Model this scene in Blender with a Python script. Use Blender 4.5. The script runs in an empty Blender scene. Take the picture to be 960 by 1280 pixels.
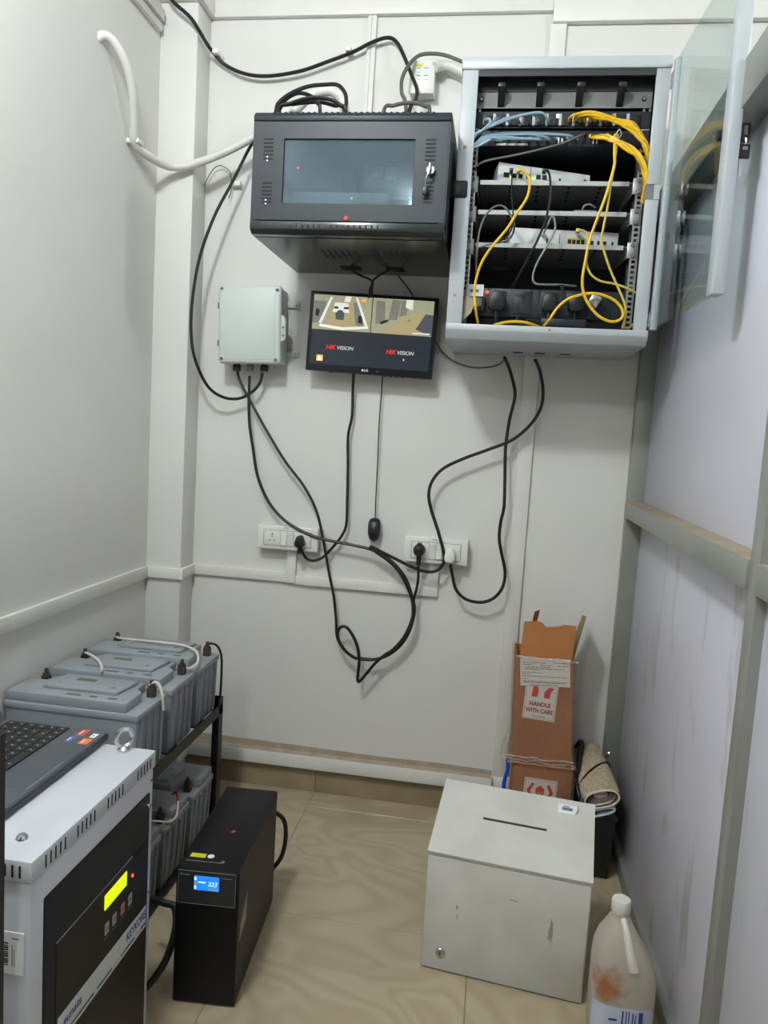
import bpy, bmesh, math, random
from mathutils import Vector, Matrix, Euler

# ------------------------------------------------------------------ camera
scn = bpy.context.scene
COL = scn.collection
cam_data = bpy.data.cameras.new('camera')
cam = bpy.data.objects.new('camera', cam_data)
COL.objects.link(cam)
scn.camera = cam
FPX = 935.44                       # focal length in pixels of a 960 x 1280 frame
cam_data.sensor_fit = 'VERTICAL'
cam_data.sensor_height = 36.0
cam_data.lens = FPX / 1280.0 * 36.0
cam_data.clip_start = 0.02
cam_data.clip_end = 50
RIGHT = Vector((0.9871061, 0.14841379, 0.05995737))
DOWN = Vector((0.07440438, -0.09378397, -0.99280842))
FWD = Vector((-0.14172342, 0.98446834, -0.10361737))
rot = Matrix((RIGHT, -DOWN, -FWD)).transposed()
cam.matrix_world = Matrix.Translation((0, -2.63, 1.345)) @ rot.to_4x4()

# ------------------------------------------------------------------ world, lamps, exposure
world = bpy.data.worlds.new('world')
scn.world = world
world.use_nodes = True
world.node_tree.nodes['Background'].inputs[0].default_value = (0.55, 0.57, 0.6, 1)
world.node_tree.nodes['Background'].inputs[1].default_value = 0.3
vs = scn.view_settings
vs.view_transform = 'Standard'
vs.look = 'None'
vs.gamma = 1
vs.use_curve_mapping = False
vs.exposure = 0.0


def bulb(name, loc, radius, watt, col=(0.925, 0.975, 1.0)):
    d = bpy.data.lights.new(name, 'POINT')
    d.shadow_soft_size = radius
    d.energy = watt
    d.color = col
    o = bpy.data.objects.new(name, d)
    COL.objects.link(o)
    o.location = loc
    return o


LAMP_NEAR = bulb('overhead_light', (-0.72, -1.95, 2.88), 0.10, 80)
LAMP_REAR = bulb('overhead_light', (-0.62, -3.7, 2.88), 0.10, 34)
HALL_FILL = bulb('overhead_light', (1.6, -1.5, 2.88), 0.10, 50)  # unseen fill, added to lighten the area beyond the partition and raise ambient

# ------------------------------------------------------------------ helpers
PI = math.pi


def srgb(r, g, b):
    def f(c):
        c /= 255.0
        return c / 12.92 if c <= 0.04045 else ((c + 0.055) / 1.055) ** 2.4
    return (f(r), f(g), f(b), 1)


MATS = {}


def mat(name, rgb, rough=0.5, metal=0.0, noise=None, bump=None, spec=0.5, emit=None, rgb2=None, coat=0.0):
    """noise = (scale, amount): mottling; rgb2: second colour blended by the noise; bump = (scale, strength)."""
    m = bpy.data.materials.new(name)
    m.use_nodes = True
    nt = m.node_tree
    p = nt.nodes['Principled BSDF']
    p.inputs['Base Color'].default_value = srgb(*rgb)
    p.inputs['Roughness'].default_value = rough
    p.inputs['Metallic'].default_value = metal
    p.inputs['Specular IOR Level'].default_value = spec
    p.inputs['Coat Weight'].default_value = coat
    if noise or bump:
        geo = nt.nodes.new('ShaderNodeNewGeometry')
    if noise:
        n = nt.nodes.new('ShaderNodeTexNoise')
        n.inputs['Scale'].default_value = noise[0]
        n.inputs['Detail'].default_value = 6
        nt.links.new(geo.outputs['Position'], n.inputs['Vector'])
        r = nt.nodes.new('ShaderNodeValToRGB')
        c1 = srgb(*rgb)
        c2 = srgb(*rgb2) if rgb2 else tuple(c * (1 - noise[1]) for c in c1[:3]) + (1,)
        r.color_ramp.elements[0].position = 0.35
        r.color_ramp.elements[1].position = 0.65
        r.color_ramp.elements[0].color = c2
        r.color_ramp.elements[1].color = c1
        nt.links.new(n.outputs['Fac'], r.inputs['Fac'])
        nt.links.new(r.outputs['Color'], p.inputs['Base Color'])
    if bump:
        n2 = nt.nodes.new('ShaderNodeTexNoise')
        n2.inputs['Scale'].default_value = bump[0]
        n2.inputs['Detail'].default_value = 4
        nt.links.new(geo.outputs['Position'], n2.inputs['Vector'])
        b = nt.nodes.new('ShaderNodeBump')
        b.inputs['Strength'].default_value = bump[1]
        b.inputs['Distance'].default_value = 0.01
        nt.links.new(n2.outputs['Fac'], b.inputs['Height'])
        nt.links.new(b.outputs['Normal'], p.inputs['Normal'])
    if emit:
        p.inputs['Emission Color'].default_value = srgb(*emit[0])
        p.inputs['Emission Strength'].default_value = emit[1]
    MATS[name] = m
    return m


def clear_mat(name, tint, base=0.03, grazing=0.6, rough=0.02, film=0.0, gloss=(255, 255, 255), bump=None):
    """clear sheet: fresnel-weighted gloss over a tinted see-through layer, plus a diffuse share."""
    m = bpy.data.materials.new(name)
    m.use_nodes = True
    nt = m.node_tree
    nt.nodes.clear()
    out = nt.nodes.new('ShaderNodeOutputMaterial')
    tr = nt.nodes.new('ShaderNodeBsdfTransparent')
    tr.inputs[0].default_value = srgb(*tint)
    gl = nt.nodes.new('ShaderNodeBsdfGlossy')
    gl.inputs['Color'].default_value = srgb(*gloss)
    gl.inputs['Roughness'].default_value = rough
    fr = nt.nodes.new('ShaderNodeLayerWeight')
    pw = nt.nodes.new('ShaderNodeMath')
    pw.operation = 'POWER'
    pw.inputs[1].default_value = 5.0
    ma = nt.nodes.new('ShaderNodeMath')
    ma.operation = 'MULTIPLY_ADD'
    ma.inputs[1].default_value = grazing
    ma.inputs[2].default_value = base
    nt.links.new(fr.outputs['Facing'], pw.inputs[0])
    nt.links.new(pw.outputs[0], ma.inputs[0])
    mx = nt.nodes.new('ShaderNodeMixShader')
    nt.links.new(ma.outputs[0], mx.inputs[0])
    last = tr
    if film:
        df = nt.nodes.new('ShaderNodeBsdfDiffuse')
        df.inputs[0].default_value = srgb(*gloss)
        m2 = nt.nodes.new('ShaderNodeMixShader')
        m2.inputs[0].default_value = film
        nt.links.new(tr.outputs[0], m2.inputs[1])
        nt.links.new(df.outputs[0], m2.inputs[2])
        last = m2
    nt.links.new(last.outputs[0], mx.inputs[1])
    nt.links.new(gl.outputs[0], mx.inputs[2])
    if bump:
        geo = nt.nodes.new('ShaderNodeNewGeometry')
        mp = nt.nodes.new('ShaderNodeMapping')
        mp.inputs['Scale'].default_value = bump[2] if len(bump) > 2 else (1, 1, 1)
        n2 = nt.nodes.new('ShaderNodeTexNoise')
        n2.inputs['Scale'].default_value = bump[0]
        n2.inputs['Detail'].default_value = 3
        n2.inputs['Distortion'].default_value = 1.0
        nt.links.new(geo.outputs['Position'], mp.inputs['Vector'])
        nt.links.new(mp.outputs[0], n2.inputs['Vector'])
        b = nt.nodes.new('ShaderNodeBump')
        b.inputs['Strength'].default_value = bump[1]
        b.inputs['Distance'].default_value = 0.02
        nt.links.new(n2.outputs['Fac'], b.inputs['Height'])
        nt.links.new(b.outputs['Normal'], gl.inputs['Normal'])
        nt.links.new(b.outputs['Normal'], fr.inputs['Normal'])
    nt.links.new(mx.outputs[0], out.inputs[0])
    MATS[name] = m
    return m


class B:
    """collects shapes into one mesh"""

    def __init__(s):
        s.bm = bmesh.new()

    def _add(s, t, m, M):
        for f in t.faces:
            f.material_index = m
        if M is not None:
            t.transform(M)
        me = bpy.data.meshes.new('tmp')
        t.to_mesh(me)
        t.free()
        s.bm.from_mesh(me)
        bpy.data.meshes.remove(me)
        return s

    def box(s, x0, x1, y0, y1, z0, z1, bev=0, m=0, M=None, seg=2):
        t = bmesh.new()
        bmesh.ops.create_cube(t, size=1)
        bmesh.ops.scale(t, vec=(x1 - x0, y1 - y0, z1 - z0), verts=t.verts)
        bmesh.ops.translate(t, vec=((x0 + x1) / 2, (y0 + y1) / 2, (z0 + z1) / 2), verts=t.verts)
        if bev:
            bmesh.ops.bevel(t, geom=t.edges[:], offset=bev, segments=seg, affect='EDGES', profile=0.5)
        return s._add(t, m, M)

    def prism(s, pts, lo, hi, axis='y', bev=0, m=0, M=None):
        """polygon given in the two other axes, swept from lo to hi along axis"""
        t = bmesh.new()

        def P(a, b, c):
            return {'y': (a, c, b), 'x': (c, a, b), 'z': (a, b, c)}[axis]
        v0 = [t.verts.new(P(a, b, lo)) for a, b in pts]
        v1 = [t.verts.new(P(a, b, hi)) for a, b in pts]
        n = len(pts)
        t.faces.new(v0)
        t.faces.new(v1[::-1])
        for i in range(n):
            t.faces.new((v0[i], v1[i], v1[(i + 1) % n], v0[(i + 1) % n]))
        bmesh.ops.recalc_face_normals(t, faces=t.faces[:])
        if bev:
            bmesh.ops.bevel(t, geom=t.edges[:], offset=bev, segments=2, affect='EDGES', profile=0.5)
        return s._add(t, m, M)

    def hexa(s, bottom, top, m=0, M=None, bev=0):
        """eight-cornered block from two quads"""
        t = bmesh.new()
        a = [t.verts.new(p) for p in bottom]
        b = [t.verts.new(p) for p in top]
        t.faces.new(a[::-1])
        t.faces.new(b)
        for i in range(4):
            t.faces.new((a[i], a[(i + 1) % 4], b[(i + 1) % 4], b[i]))
        bmesh.ops.recalc_face_normals(t, faces=t.faces[:])
        if bev:
            bmesh.ops.bevel(t, geom=t.edges[:], offset=bev, segments=2, affect='EDGES', profile=0.5)
        return s._add(t, m, M)

    def poly(s, pts, m=0, M=None):
        t = bmesh.new()
        t.faces.new([t.verts.new(p) for p in pts])
        return s._add(t, m, M)

    def lathe(s, prof, c=(0, 0, 0), seg=20, axis='z', m=0, M=None, cap=True):
        t = bmesh.new()
        rings = []
        for r, h in prof:
            ring = []
            for i in range(seg):
                a = 2 * PI * i / seg
                x, y = r * math.cos(a), r * math.sin(a)
                p = {'z': (x, y, h), 'y': (x, h, y), 'x': (h, x, y)}[axis]
                ring.append(t.verts.new((p[0] + c[0], p[1] + c[1], p[2] + c[2])))
            rings.append(ring)
        for a, b in zip(rings, rings[1:]):
            for i in range(seg):
                t.faces.new((a[i], a[(i + 1) % seg], b[(i + 1) % seg], b[i]))
        if cap:
            t.faces.new(rings[0])
            t.faces.new(rings[-1])
        bmesh.ops.recalc_face_normals(t, faces=t.faces[:])
        return s._add(t, m, M)

    def tube(s, pts, r, seg=8, sub=6, m=0, M=None, spline=True):
        P = [Vector(p) for p in pts]
        if spline and len(P) > 2:
            Q = []
            n = len(P)
            for i in range(n - 1):
                p0, p1, p2, p3 = P[max(i - 1, 0)], P[i], P[i + 1], P[min(i + 2, n - 1)]
                for k in range(sub):
                    u = k / sub
                    Q.append(0.5 * ((2 * p1) + (p2 - p0) * u + (2 * p0 - 5 * p1 + 4 * p2 - p3) * u * u
                                    + (3 * p1 - p0 - 3 * p2 + p3) * u ** 3))
            Q.append(P[-1])
            P = Q
        t = bmesh.new()
        rad = r if callable(r) else (lambda u: r)
        prev = None
        rings = []
        for i, p in enumerate(P):
            d = (P[min(i + 1, len(P) - 1)] - P[max(i - 1, 0)])
            d = d.normalized() if d.length > 1e-9 else Vector((0, 0, 1))
            if prev is None:
                a = Vector((0, 0, 1)) if abs(d.z) < 0.9 else Vector((1, 0, 0))
                nrm = d.cross(a).normalized()
            else:
                nrm = prev - d * prev.dot(d)
                nrm = nrm.normalized() if nrm.length > 1e-6 else d.orthogonal().normalized()
            prev = nrm
            bi = d.cross(nrm)
            q = rad(i / max(len(P) - 1, 1))
            rings.append([t.verts.new(p + (nrm * math.cos(2 * PI * k / seg) + bi * math.sin(2 * PI * k / seg)) * q) for k in range(seg)])
        for a, b in zip(rings, rings[1:]):
            for i in range(seg):
                t.faces.new((a[i], a[(i + 1) % seg], b[(i + 1) % seg], b[i]))
        t.faces.new(rings[0])
        t.faces.new(rings[-1])
        bmesh.ops.recalc_face_normals(t, faces=t.faces[:])
        return s._add(t, m, M)

    def text(s, body, size, M, m=0, bold=0.0, squeeze=1.0, shear=0.0, align='CENTER'):
        cu = bpy.data.curves.new('txt', 'FONT')
        cu.body = body
        cu.size = size
        cu.align_x = align
        cu.align_y = 'CENTER'
        cu.offset = bold
        cu.shear = shear
        cu.extrude = 0.0002
        cu.resolution_u = 3
        o = bpy.data.objects.new('txt', cu)
        COL.objects.link(o)
        me = bpy.data.meshes.new_from_object(o)
        bpy.data.objects.remove(o)
        bpy.data.curves.remove(cu)
        t = bmesh.new()
        t.from_mesh(me)
        bpy.data.meshes.remove(me)
        t.transform(Matrix.Diagonal((squeeze, 1, 1, 1)))
        return s._add(t, m, M)

    def mesh(s, name, mats, angle=35):
        me = bpy.data.meshes.new(name)
        s.bm.to_mesh(me)
        s.bm.free()
        for x in (mats if isinstance(mats, (list, tuple)) else [mats]):
            me.materials.append(MATS[x])
        me.shade_smooth()
        me.set_sharp_from_angle(angle=math.radians(angle))
        return me

    def part(s, name, mats, parent, world=False, label=None, angle=35):
        """child mesh; world=True: the shapes were given in room coordinates"""
        me = s.mesh(name, mats, angle)
        o = bpy.data.objects.new(name, me)
        COL.objects.link(o)
        o.parent = parent
        if world:
            p = parent
            off = Vector((0, 0, 0))
            while p is not None:
                off += p.location
                p = p.parent
            me.transform(Matrix.Translation(-off))
        if label:
            o['label'] = label
        return o

    def solo(s, name, mats, label=None, cat=None, group=None, kind=None, angle=35):
        """top-level one-mesh thing with its origin at the middle of its base"""
        me = s.mesh(name, mats, angle)
        lo = [min(v.co[i] for v in me.vertices) for i in range(3)]
        hi = [max(v.co[i] for v in me.vertices) for i in range(3)]
        c = Vector(((lo[0] + hi[0]) / 2, (lo[1] + hi[1]) / 2, lo[2]))
        me.transform(Matrix.Translation(-c))
        o = bpy.data.objects.new(name, me)
        COL.objects.link(o)
        o.location = c
        tag(o, label, cat, group, kind)
        return o


def tag(o, label=None, cat=None, group=None, kind=None):
    if label:
        o['label'] = label
    if cat:
        o['category'] = cat
    if group:
        o['group'] = group
    if kind:
        o['kind'] = kind


def thing(name, label, cat, loc=(0, 0, 0), rotz=0.0, group=None, rot=None):
    o = bpy.data.objects.new(name, None)
    COL.objects.link(o)
    o.empty_display_size = 0.05
    o.location = loc
    o.rotation_euler = rot if rot else (0, 0, rotz)
    tag(o, label, cat, group)
    return o


def dup(root, loc, label=None, rotz=None):
    r = root.copy()
    COL.objects.link(r)
    r.location = loc
    if rotz is not None:
        r.rotation_euler = (0, 0, rotz)
    if label:
        r['label'] = label
    for ch in list(root.children):
        c = ch.copy()
        COL.objects.link(c)
        c.parent = r
        for g in list(ch.children):
            d = g.copy()
            COL.objects.link(d)
            d.parent = c
    return r


def struct(b, name, mats, parent=None):
    if parent:
        return b.part(name, mats, parent, world=True)
    return b.solo(name, mats, kind='structure')


# ------------------------------------------------------------------ materials
mat('wall_paint', (219, 218, 213), 0.55, noise=(3.0, 0.04), bump=(60, 0.03))
mat('trim_paint', (226, 225, 218), 0.45, noise=(9, 0.05))
mat('ceiling_paint', (222, 222, 218), 0.8)
mat('office_wall', (150, 146, 138), 0.7, noise=(2, 0.06))
mat('laminate', (200, 199, 210), 0.35, noise=(2.2, 0.05))
mat('alu_frame', (148, 150, 143), 0.4, 0.35, noise=(5, 0.12))
mat('alu_dusty', (160, 149, 128), 0.6, 0.1, noise=(14, 0.2))
mat('grout', (120, 108, 86), 0.9)
mat('stone_skirting', (160, 145, 116), 0.3, noise=(6, 0.18), rgb2=(140, 124, 96))
mat('dust_ledge', (176, 162, 142), 0.9, noise=(20, 0.2))
mat('rack_grey', (178, 184, 188), 0.35, noise=(5, 0.04))
mat('rack_liner', (40, 43, 46), 0.5)
mat('shelf_dark', (124, 127, 125), 0.5, noise=(10, 0.1))
mat('shelf_lip', (176, 180, 178), 0.35)
mat('zinc', (170, 174, 172), 0.35, 0.7)
mat('plate_grey', (112, 116, 114), 0.45)
mat('black_metal', (38, 43, 49), 0.45, noise=(9, 0.12), spec=0.35)
mat('black_gloss', (40, 45, 46), 0.22)
mat('black_plastic', (24, 25, 27), 0.4)
mat('black_rubber', (20, 20, 21), 0.45)
mat('grey_rubber', (92, 90, 84), 0.5)
mat('opening_shade', (9, 10, 11), 0.7)  # near-black standing in for shade inside ports, slots, gaps and screw holes
mat('chrome', (200, 202, 200), 0.22, 0.95)
mat('white_plastic', (228, 228, 223), 0.35)
mat('white_paper', (226, 228, 230), 0.7)
mat('yellow_cord', (222, 178, 28), 0.4)
mat('amber_cord', (186, 136, 20), 0.4)
mat('deep_blue_cord', (92, 116, 134), 0.4)
mat('pale_yellow_cord', (205, 182, 84), 0.4)
mat('blue_cord', (138, 162, 178), 0.4)
mat('conduit_white', (214, 213, 206), 0.45)
mat('router_white', (206, 208, 206), 0.4)
mat('box_grey', (203, 211, 206), 0.45, noise=(16, 0.03))
mat('screen_black', (26, 32, 42), 0.25, emit=((30, 38, 50), 0.55))
mat('bezel', (20, 23, 30), 0.3)
mat('hik_red', (200, 40, 28), 0.5, emit=((225, 40, 26), 0.7))
mat('hik_white', (200, 200, 200), 0.5, emit=((190, 194, 200), 0.6))
mat('feed_wall', (90, 88, 74), 0.5, noise=(60, 0.4), emit=((196, 196, 160), 0.6))
mat('feed_floor', (80, 72, 52), 0.5, noise=(50, 0.25), emit=((206, 188, 136), 0.65))
mat('feed_white', (220, 222, 214), 0.5, emit=((236, 236, 226), 0.75))
mat('feed_dark', (40, 38, 36), 0.5, emit=((46, 40, 36), 0.35))
mat('feed_grey', (80, 80, 78), 0.5, noise=(40, 0.3), emit=((160, 160, 148), 0.5))
mat('feed_blue', (40, 46, 52), 0.5, emit=((104, 112, 116), 0.45))
mat('icon_orange', (240, 160, 60), 0.5, emit=((250, 170, 70), 0.9))
mat('socket_white', (224, 224, 218), 0.35)
mat('socket_line', (150, 150, 144), 0.5)
mat('led_red', (255, 60, 40), 0.5, emit=((255, 60, 40), 4))
mat('led_green', (120, 255, 60), 0.5, emit=((130, 255, 70), 3))
mat('red_seal', (186, 62, 42), 0.6)
mat('carton', (164, 104, 58), 0.8, noise=(7, 0.15), bump=(90, 0.06))
mat('carton_light', (176, 116, 66), 0.8, noise=(9, 0.12))
mat('carton_inner', (138, 120, 88), 0.85)
mat('print_red', (205, 42, 34), 0.6)
mat('print_maroon', (158, 40, 60), 0.6)
mat('print_grey', (110, 112, 116), 0.7)
mat('print_black', (42, 42, 46), 0.7)
mat('newspaper', (178, 165, 140), 0.85, noise=(90, 0.25), rgb2=(150, 134, 106))
mat('newspaper_end', (214, 203, 188), 0.85, noise=(30, 0.12))  # paler than the sheets: brightness painted into the shaded roll end
mat('newspaper_pale', (196, 202, 206), 0.85, noise=(25, 0.15))
mat('blue_plastic', (28, 82, 190), 0.4)
mat('ballot_white', (205, 204, 198), 0.42, noise=(8, 0.05), rgb2=(194, 192, 184))
mat('scuff', (148, 142, 130), 0.8)
mat('slot_dark', (44, 38, 36), 0.8)
mat('cap_white', (212, 210, 201), 0.45)
mat('label_blue', (44, 60, 140), 0.6)
mat('label_pale', (186, 194, 212), 0.6)
mat('ups_black', (9, 10, 11), 0.5, noise=(12, 0.2), spec=0.25)
mat('ups_side', (36, 30, 27), 0.5, noise=(8, 0.12), spec=0.3)
mat('lcd_blue', (30, 110, 230), 0.3, emit=((30, 120, 245), 1.1))
mat('lcd_white', (200, 225, 255), 0.3, emit=((200, 228, 255), 1.2))
mat('lcd_teal', (60, 120, 150), 0.3, emit=((90, 150, 170), 0.8))
mat('sticker_yellow', (214, 200, 40), 0.6)
mat('cab_grey', (196, 200, 206), 0.4, noise=(6, 0.03))
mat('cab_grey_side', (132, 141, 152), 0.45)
mat('panel_dark', (32, 34, 35), 0.5, spec=0.3)
mat('panel_brown', (38, 34, 29), 0.5, noise=(9, 0.15), spec=0.3)
mat('lcd_yellow', (205, 225, 10), 0.4, emit=((212, 232, 0), 0.95))
mat('button_grey', (150, 152, 148), 0.5)
mat('button_red', (172, 120, 100), 0.5)
mat('strip_white', (202, 208, 208), 0.5)
mat('laptop_grey', (84, 89, 94), 0.38, 0.25, noise=(14, 0.06))
mat('laptop_edge', (40, 42, 48), 0.4)
mat('key_black', (30, 31, 32), 0.5)
mat('key_mark', (180, 182, 180), 0.5)
mat('sticker_red', (190, 74, 66), 0.5)
mat('sticker_orange', (238, 116, 50), 0.5)
mat('sticker_blue', (84, 96, 150), 0.5)
mat('battery_grey', (132, 138, 144), 0.55, noise=(11, 0.12))
mat('battery_lid', (146, 152, 156), 0.55, noise=(9, 0.1))
mat('battery_mark', (98, 100, 94), 0.8)
mat('terminal', (92, 80, 68), 0.55, 0.5, noise=(80, 0.4))
mat('rack_black', (30, 27, 25), 0.5, noise=(8, 0.2))
mat('wire_white', (214, 208, 194), 0.5)
mat('wire_red', (150, 34, 30), 0.5)
clear_mat('door_glass', (234, 240, 239), 0.03, 0.34)
clear_mat('rack_glass', (205, 214, 220), 0.06, 0.6, rough=0.05, film=0.17, gloss=(160, 178, 188))  # diffuse share is painted haze, standing in for the room's reflection
clear_mat('shrink_film', (246, 240, 232), 0.05, 0.75, rough=0.10, film=0.05, gloss=(250, 246, 242), bump=(30, 1.0, (1, 1, 0.45)))
clear_mat('film_fold', (246, 240, 232), 0.10, 0.8, rough=0.12, film=0.22, gloss=(250, 246, 240), bump=(60, 1.0))


def tile_material():
    m = bpy.data.materials.new('floor_tile')
    m.use_nodes = True
    nt = m.node_tree
    p = nt.nodes['Principled BSDF']
    p.inputs['Roughness'].default_value = 0.22
    geo = nt.nodes.new('ShaderNodeNewGeometry')
    mp = nt.nodes.new('ShaderNodeMapping')
    mp.inputs['Rotation'].default_value = (0, 0, 0.6)
    mp.inputs['Scale'].default_value = (1.0, 1.35, 1)
    n = nt.nodes.new('ShaderNodeTexNoise')
    n.inputs['Scale'].default_value = 2.1
    n.inputs['Detail'].default_value = 1.5
    n.inputs['Distortion'].default_value = 0.9
    nt.links.new(geo.outputs['Position'], mp.inputs[0])
    nt.links.new(mp.outputs[0], n.inputs['Vector'])
    mul = nt.nodes.new('ShaderNodeMath')
    mul.operation = 'MULTIPLY'
    mul.inputs[1].default_value = 60
    nt.links.new(n.outputs['Fac'], mul.inputs[0])
    sn = nt.nodes.new('ShaderNodeMath')
    sn.operation = 'SINE'
    nt.links.new(mul.outputs[0], sn.inputs[0])
    n2 = nt.nodes.new('ShaderNodeTexNoise')
    n2.inputs['Scale'].default_value = 3.5
    n2.inputs['Detail'].default_value = 5
    nt.links.new(geo.outputs['Position'], n2.inputs['Vector'])
    r = nt.nodes.new('ShaderNodeValToRGB')
    r.color_ramp.elements[0].position = 0.0
    r.color_ramp.elements[0].color = srgb(166, 152, 126)
    r.color_ramp.elements[1].position = 1.0
    r.color_ramp.elements[1].color = srgb(175, 163, 137)
    mr = nt.nodes.new('ShaderNodeMapRange')
    mr.inputs[1].default_value = -1
    mr.inputs[2].default_value = 1
    nt.links.new(sn.outputs[0], mr.inputs[0])
    nt.links.new(mr.outputs[0], r.inputs['Fac'])
    r2 = nt.nodes.new('ShaderNodeValToRGB')
    r2.color_ramp.elements[0].position = 0.3
    r2.color_ramp.elements[1].position = 0.7
    r2.color_ramp.elements[0].color = (0.90, 0.88, 0.85, 1)
    r2.color_ramp.elements[1].color = (1, 1, 1, 1)
    nt.links.new(n2.outputs['Fac'], r2.inputs['Fac'])
    mx = nt.nodes.new('ShaderNodeMix')
    mx.data_type = 'RGBA'
    mx.blend_type = 'MULTIPLY'
    mx.inputs['Factor'].default_value = 1
    nt.links.new(r.outputs['Color'], mx.inputs['A'])
    nt.links.new(r2.outputs['Color'], mx.inputs['B'])
    nt.links.new(mx.outputs['Result'], p.inputs['Base Color'])
    MATS['floor_tile'] = m


def smudged_laminate():
    """lower laminate boards carry rubbed vertical dirt streaks"""
    m = MATS['laminate'].copy()
    m.name = 'laminate_smudged'
    nt = m.node_tree
    p = nt.nodes['Principled BSDF']
    geo = nt.nodes.new('ShaderNodeNewGeometry')
    mp = nt.nodes.new('ShaderNodeMapping')
    mp.inputs['Scale'].default_value = (1, 4.2, 1.1)
    mp.inputs['Rotation'].default_value = (0.12, 0, 0)
    n = nt.nodes.new('ShaderNodeTexNoise')
    n.inputs['Scale'].default_value = 3.0
    n.inputs['Detail'].default_value = 3
    n.inputs['Distortion'].default_value = 0.5
    nt.links.new(geo.outputs['Position'], mp.inputs[0])
    nt.links.new(mp.outputs[0], n.inputs['Vector'])
    r = nt.nodes.new('ShaderNodeValToRGB')
    r.color_ramp.elements[0].position = 0.60
    r.color_ramp.elements[0].color = (0, 0, 0, 1)
    r.color_ramp.elements[1].position = 0.74
    r.color_ramp.elements[1].color = (0.62, 0.62, 0.62, 1)
    nt.links.new(n.outputs['Fac'], r.inputs['Fac'])
    src = p.inputs['Base Color'].links[0].from_socket
    mx = nt.nodes.new('ShaderNodeMix')
    mx.data_type = 'RGBA'
    nt.links.new(r.outputs['Color'], mx.inputs['Factor'])
    nt.links.new(src, mx.inputs['A'])
    mx.inputs['B'].default_value = srgb(146, 139, 136)
    nt.links.new(mx.outputs['Result'], p.inputs['Base Color'])
    MATS['laminate_smudged'] = m


def jug_material():
    m = bpy.data.materials.new('milky_plastic')
    m.use_nodes = True
    nt = m.node_tree
    nt.nodes.clear()
    out = nt.nodes.new('ShaderNodeOutputMaterial')
    df = nt.nodes.new('ShaderNodeBsdfDiffuse')
    df.inputs[0].default_value = srgb(228, 222, 210)
    tl = nt.nodes.new('ShaderNodeBsdfTranslucent')
    tl.inputs[0].default_value = srgb(232, 226, 214)
    tr = nt.nodes.new('ShaderNodeBsdfTransparent')
    tr.inputs[0].default_value = srgb(235, 230, 222)
    gl = nt.nodes.new('ShaderNodeBsdfGlossy')
    gl.inputs['Roughness'].default_value = 0.3
    a = nt.nodes.new('ShaderNodeMixShader')
    a.inputs[0].default_value = 0.5
    nt.links.new(df.outputs[0], a.inputs[1])
    nt.links.new(tl.outputs[0], a.inputs[2])
    b = nt.nodes.new('ShaderNodeMixShader')
    b.inputs[0].default_value = 0.17
    nt.links.new(a.outputs[0], b.inputs[1])
    nt.links.new(tr.outputs[0], b.inputs[2])
    c = nt.nodes.new('ShaderNodeMixShader')
    c.inputs[0].default_value = 0.06
    nt.links.new(b.outputs[0], c.inputs[1])
    nt.links.new(gl.outputs[0], c.inputs[2])
    # rust-orange stain splashed on one flank
    geo = nt.nodes.new('ShaderNodeNewGeometry')
    d = nt.nodes.new('ShaderNodeVectorMath')
    d.operation = 'DISTANCE'
    d.inputs[1].default_value = (0.330, -1.015, 0.155)
    n = nt.nodes.new('ShaderNodeTexNoise')
    n.inputs['Scale'].default_value = 45
    n.inputs['Detail'].default_value = 4
    nt.links.new(geo.outputs['Position'], n.inputs['Vector'])
    ad = nt.nodes.new('ShaderNodeMath')
    ad.operation = 'MULTIPLY_ADD'
    ad.inputs[1].default_value = 0.07
    nt.links.new(geo.outputs['Position'], d.inputs[0])
    nt.links.new(n.outputs['Fac'], ad.inputs[0])
    nt.links.new(d.outputs['Value'], ad.inputs[2])
    r = nt.nodes.new('ShaderNodeValToRGB')
    r.color_ramp.elements[0].position = 0.045
    r.color_ramp.elements[0].color = srgb(206, 128, 80)
    r.color_ramp.elements[1].position = 0.085
    r.color_ramp.elements[1].color = srgb(228, 222, 210)
    nt.links.new(ad.outputs[0], r.inputs['Fac'])
    nt.links.new(r.outputs['Color'], df.inputs[0])
    nt.links.new(r.outputs['Color'], tl.inputs[0])
    nt.links.new(c.outputs[0], out.inputs[0])
    MATS['milky_plastic'] = m


tile_material()
smudged_laminate()
jug_material()

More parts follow.
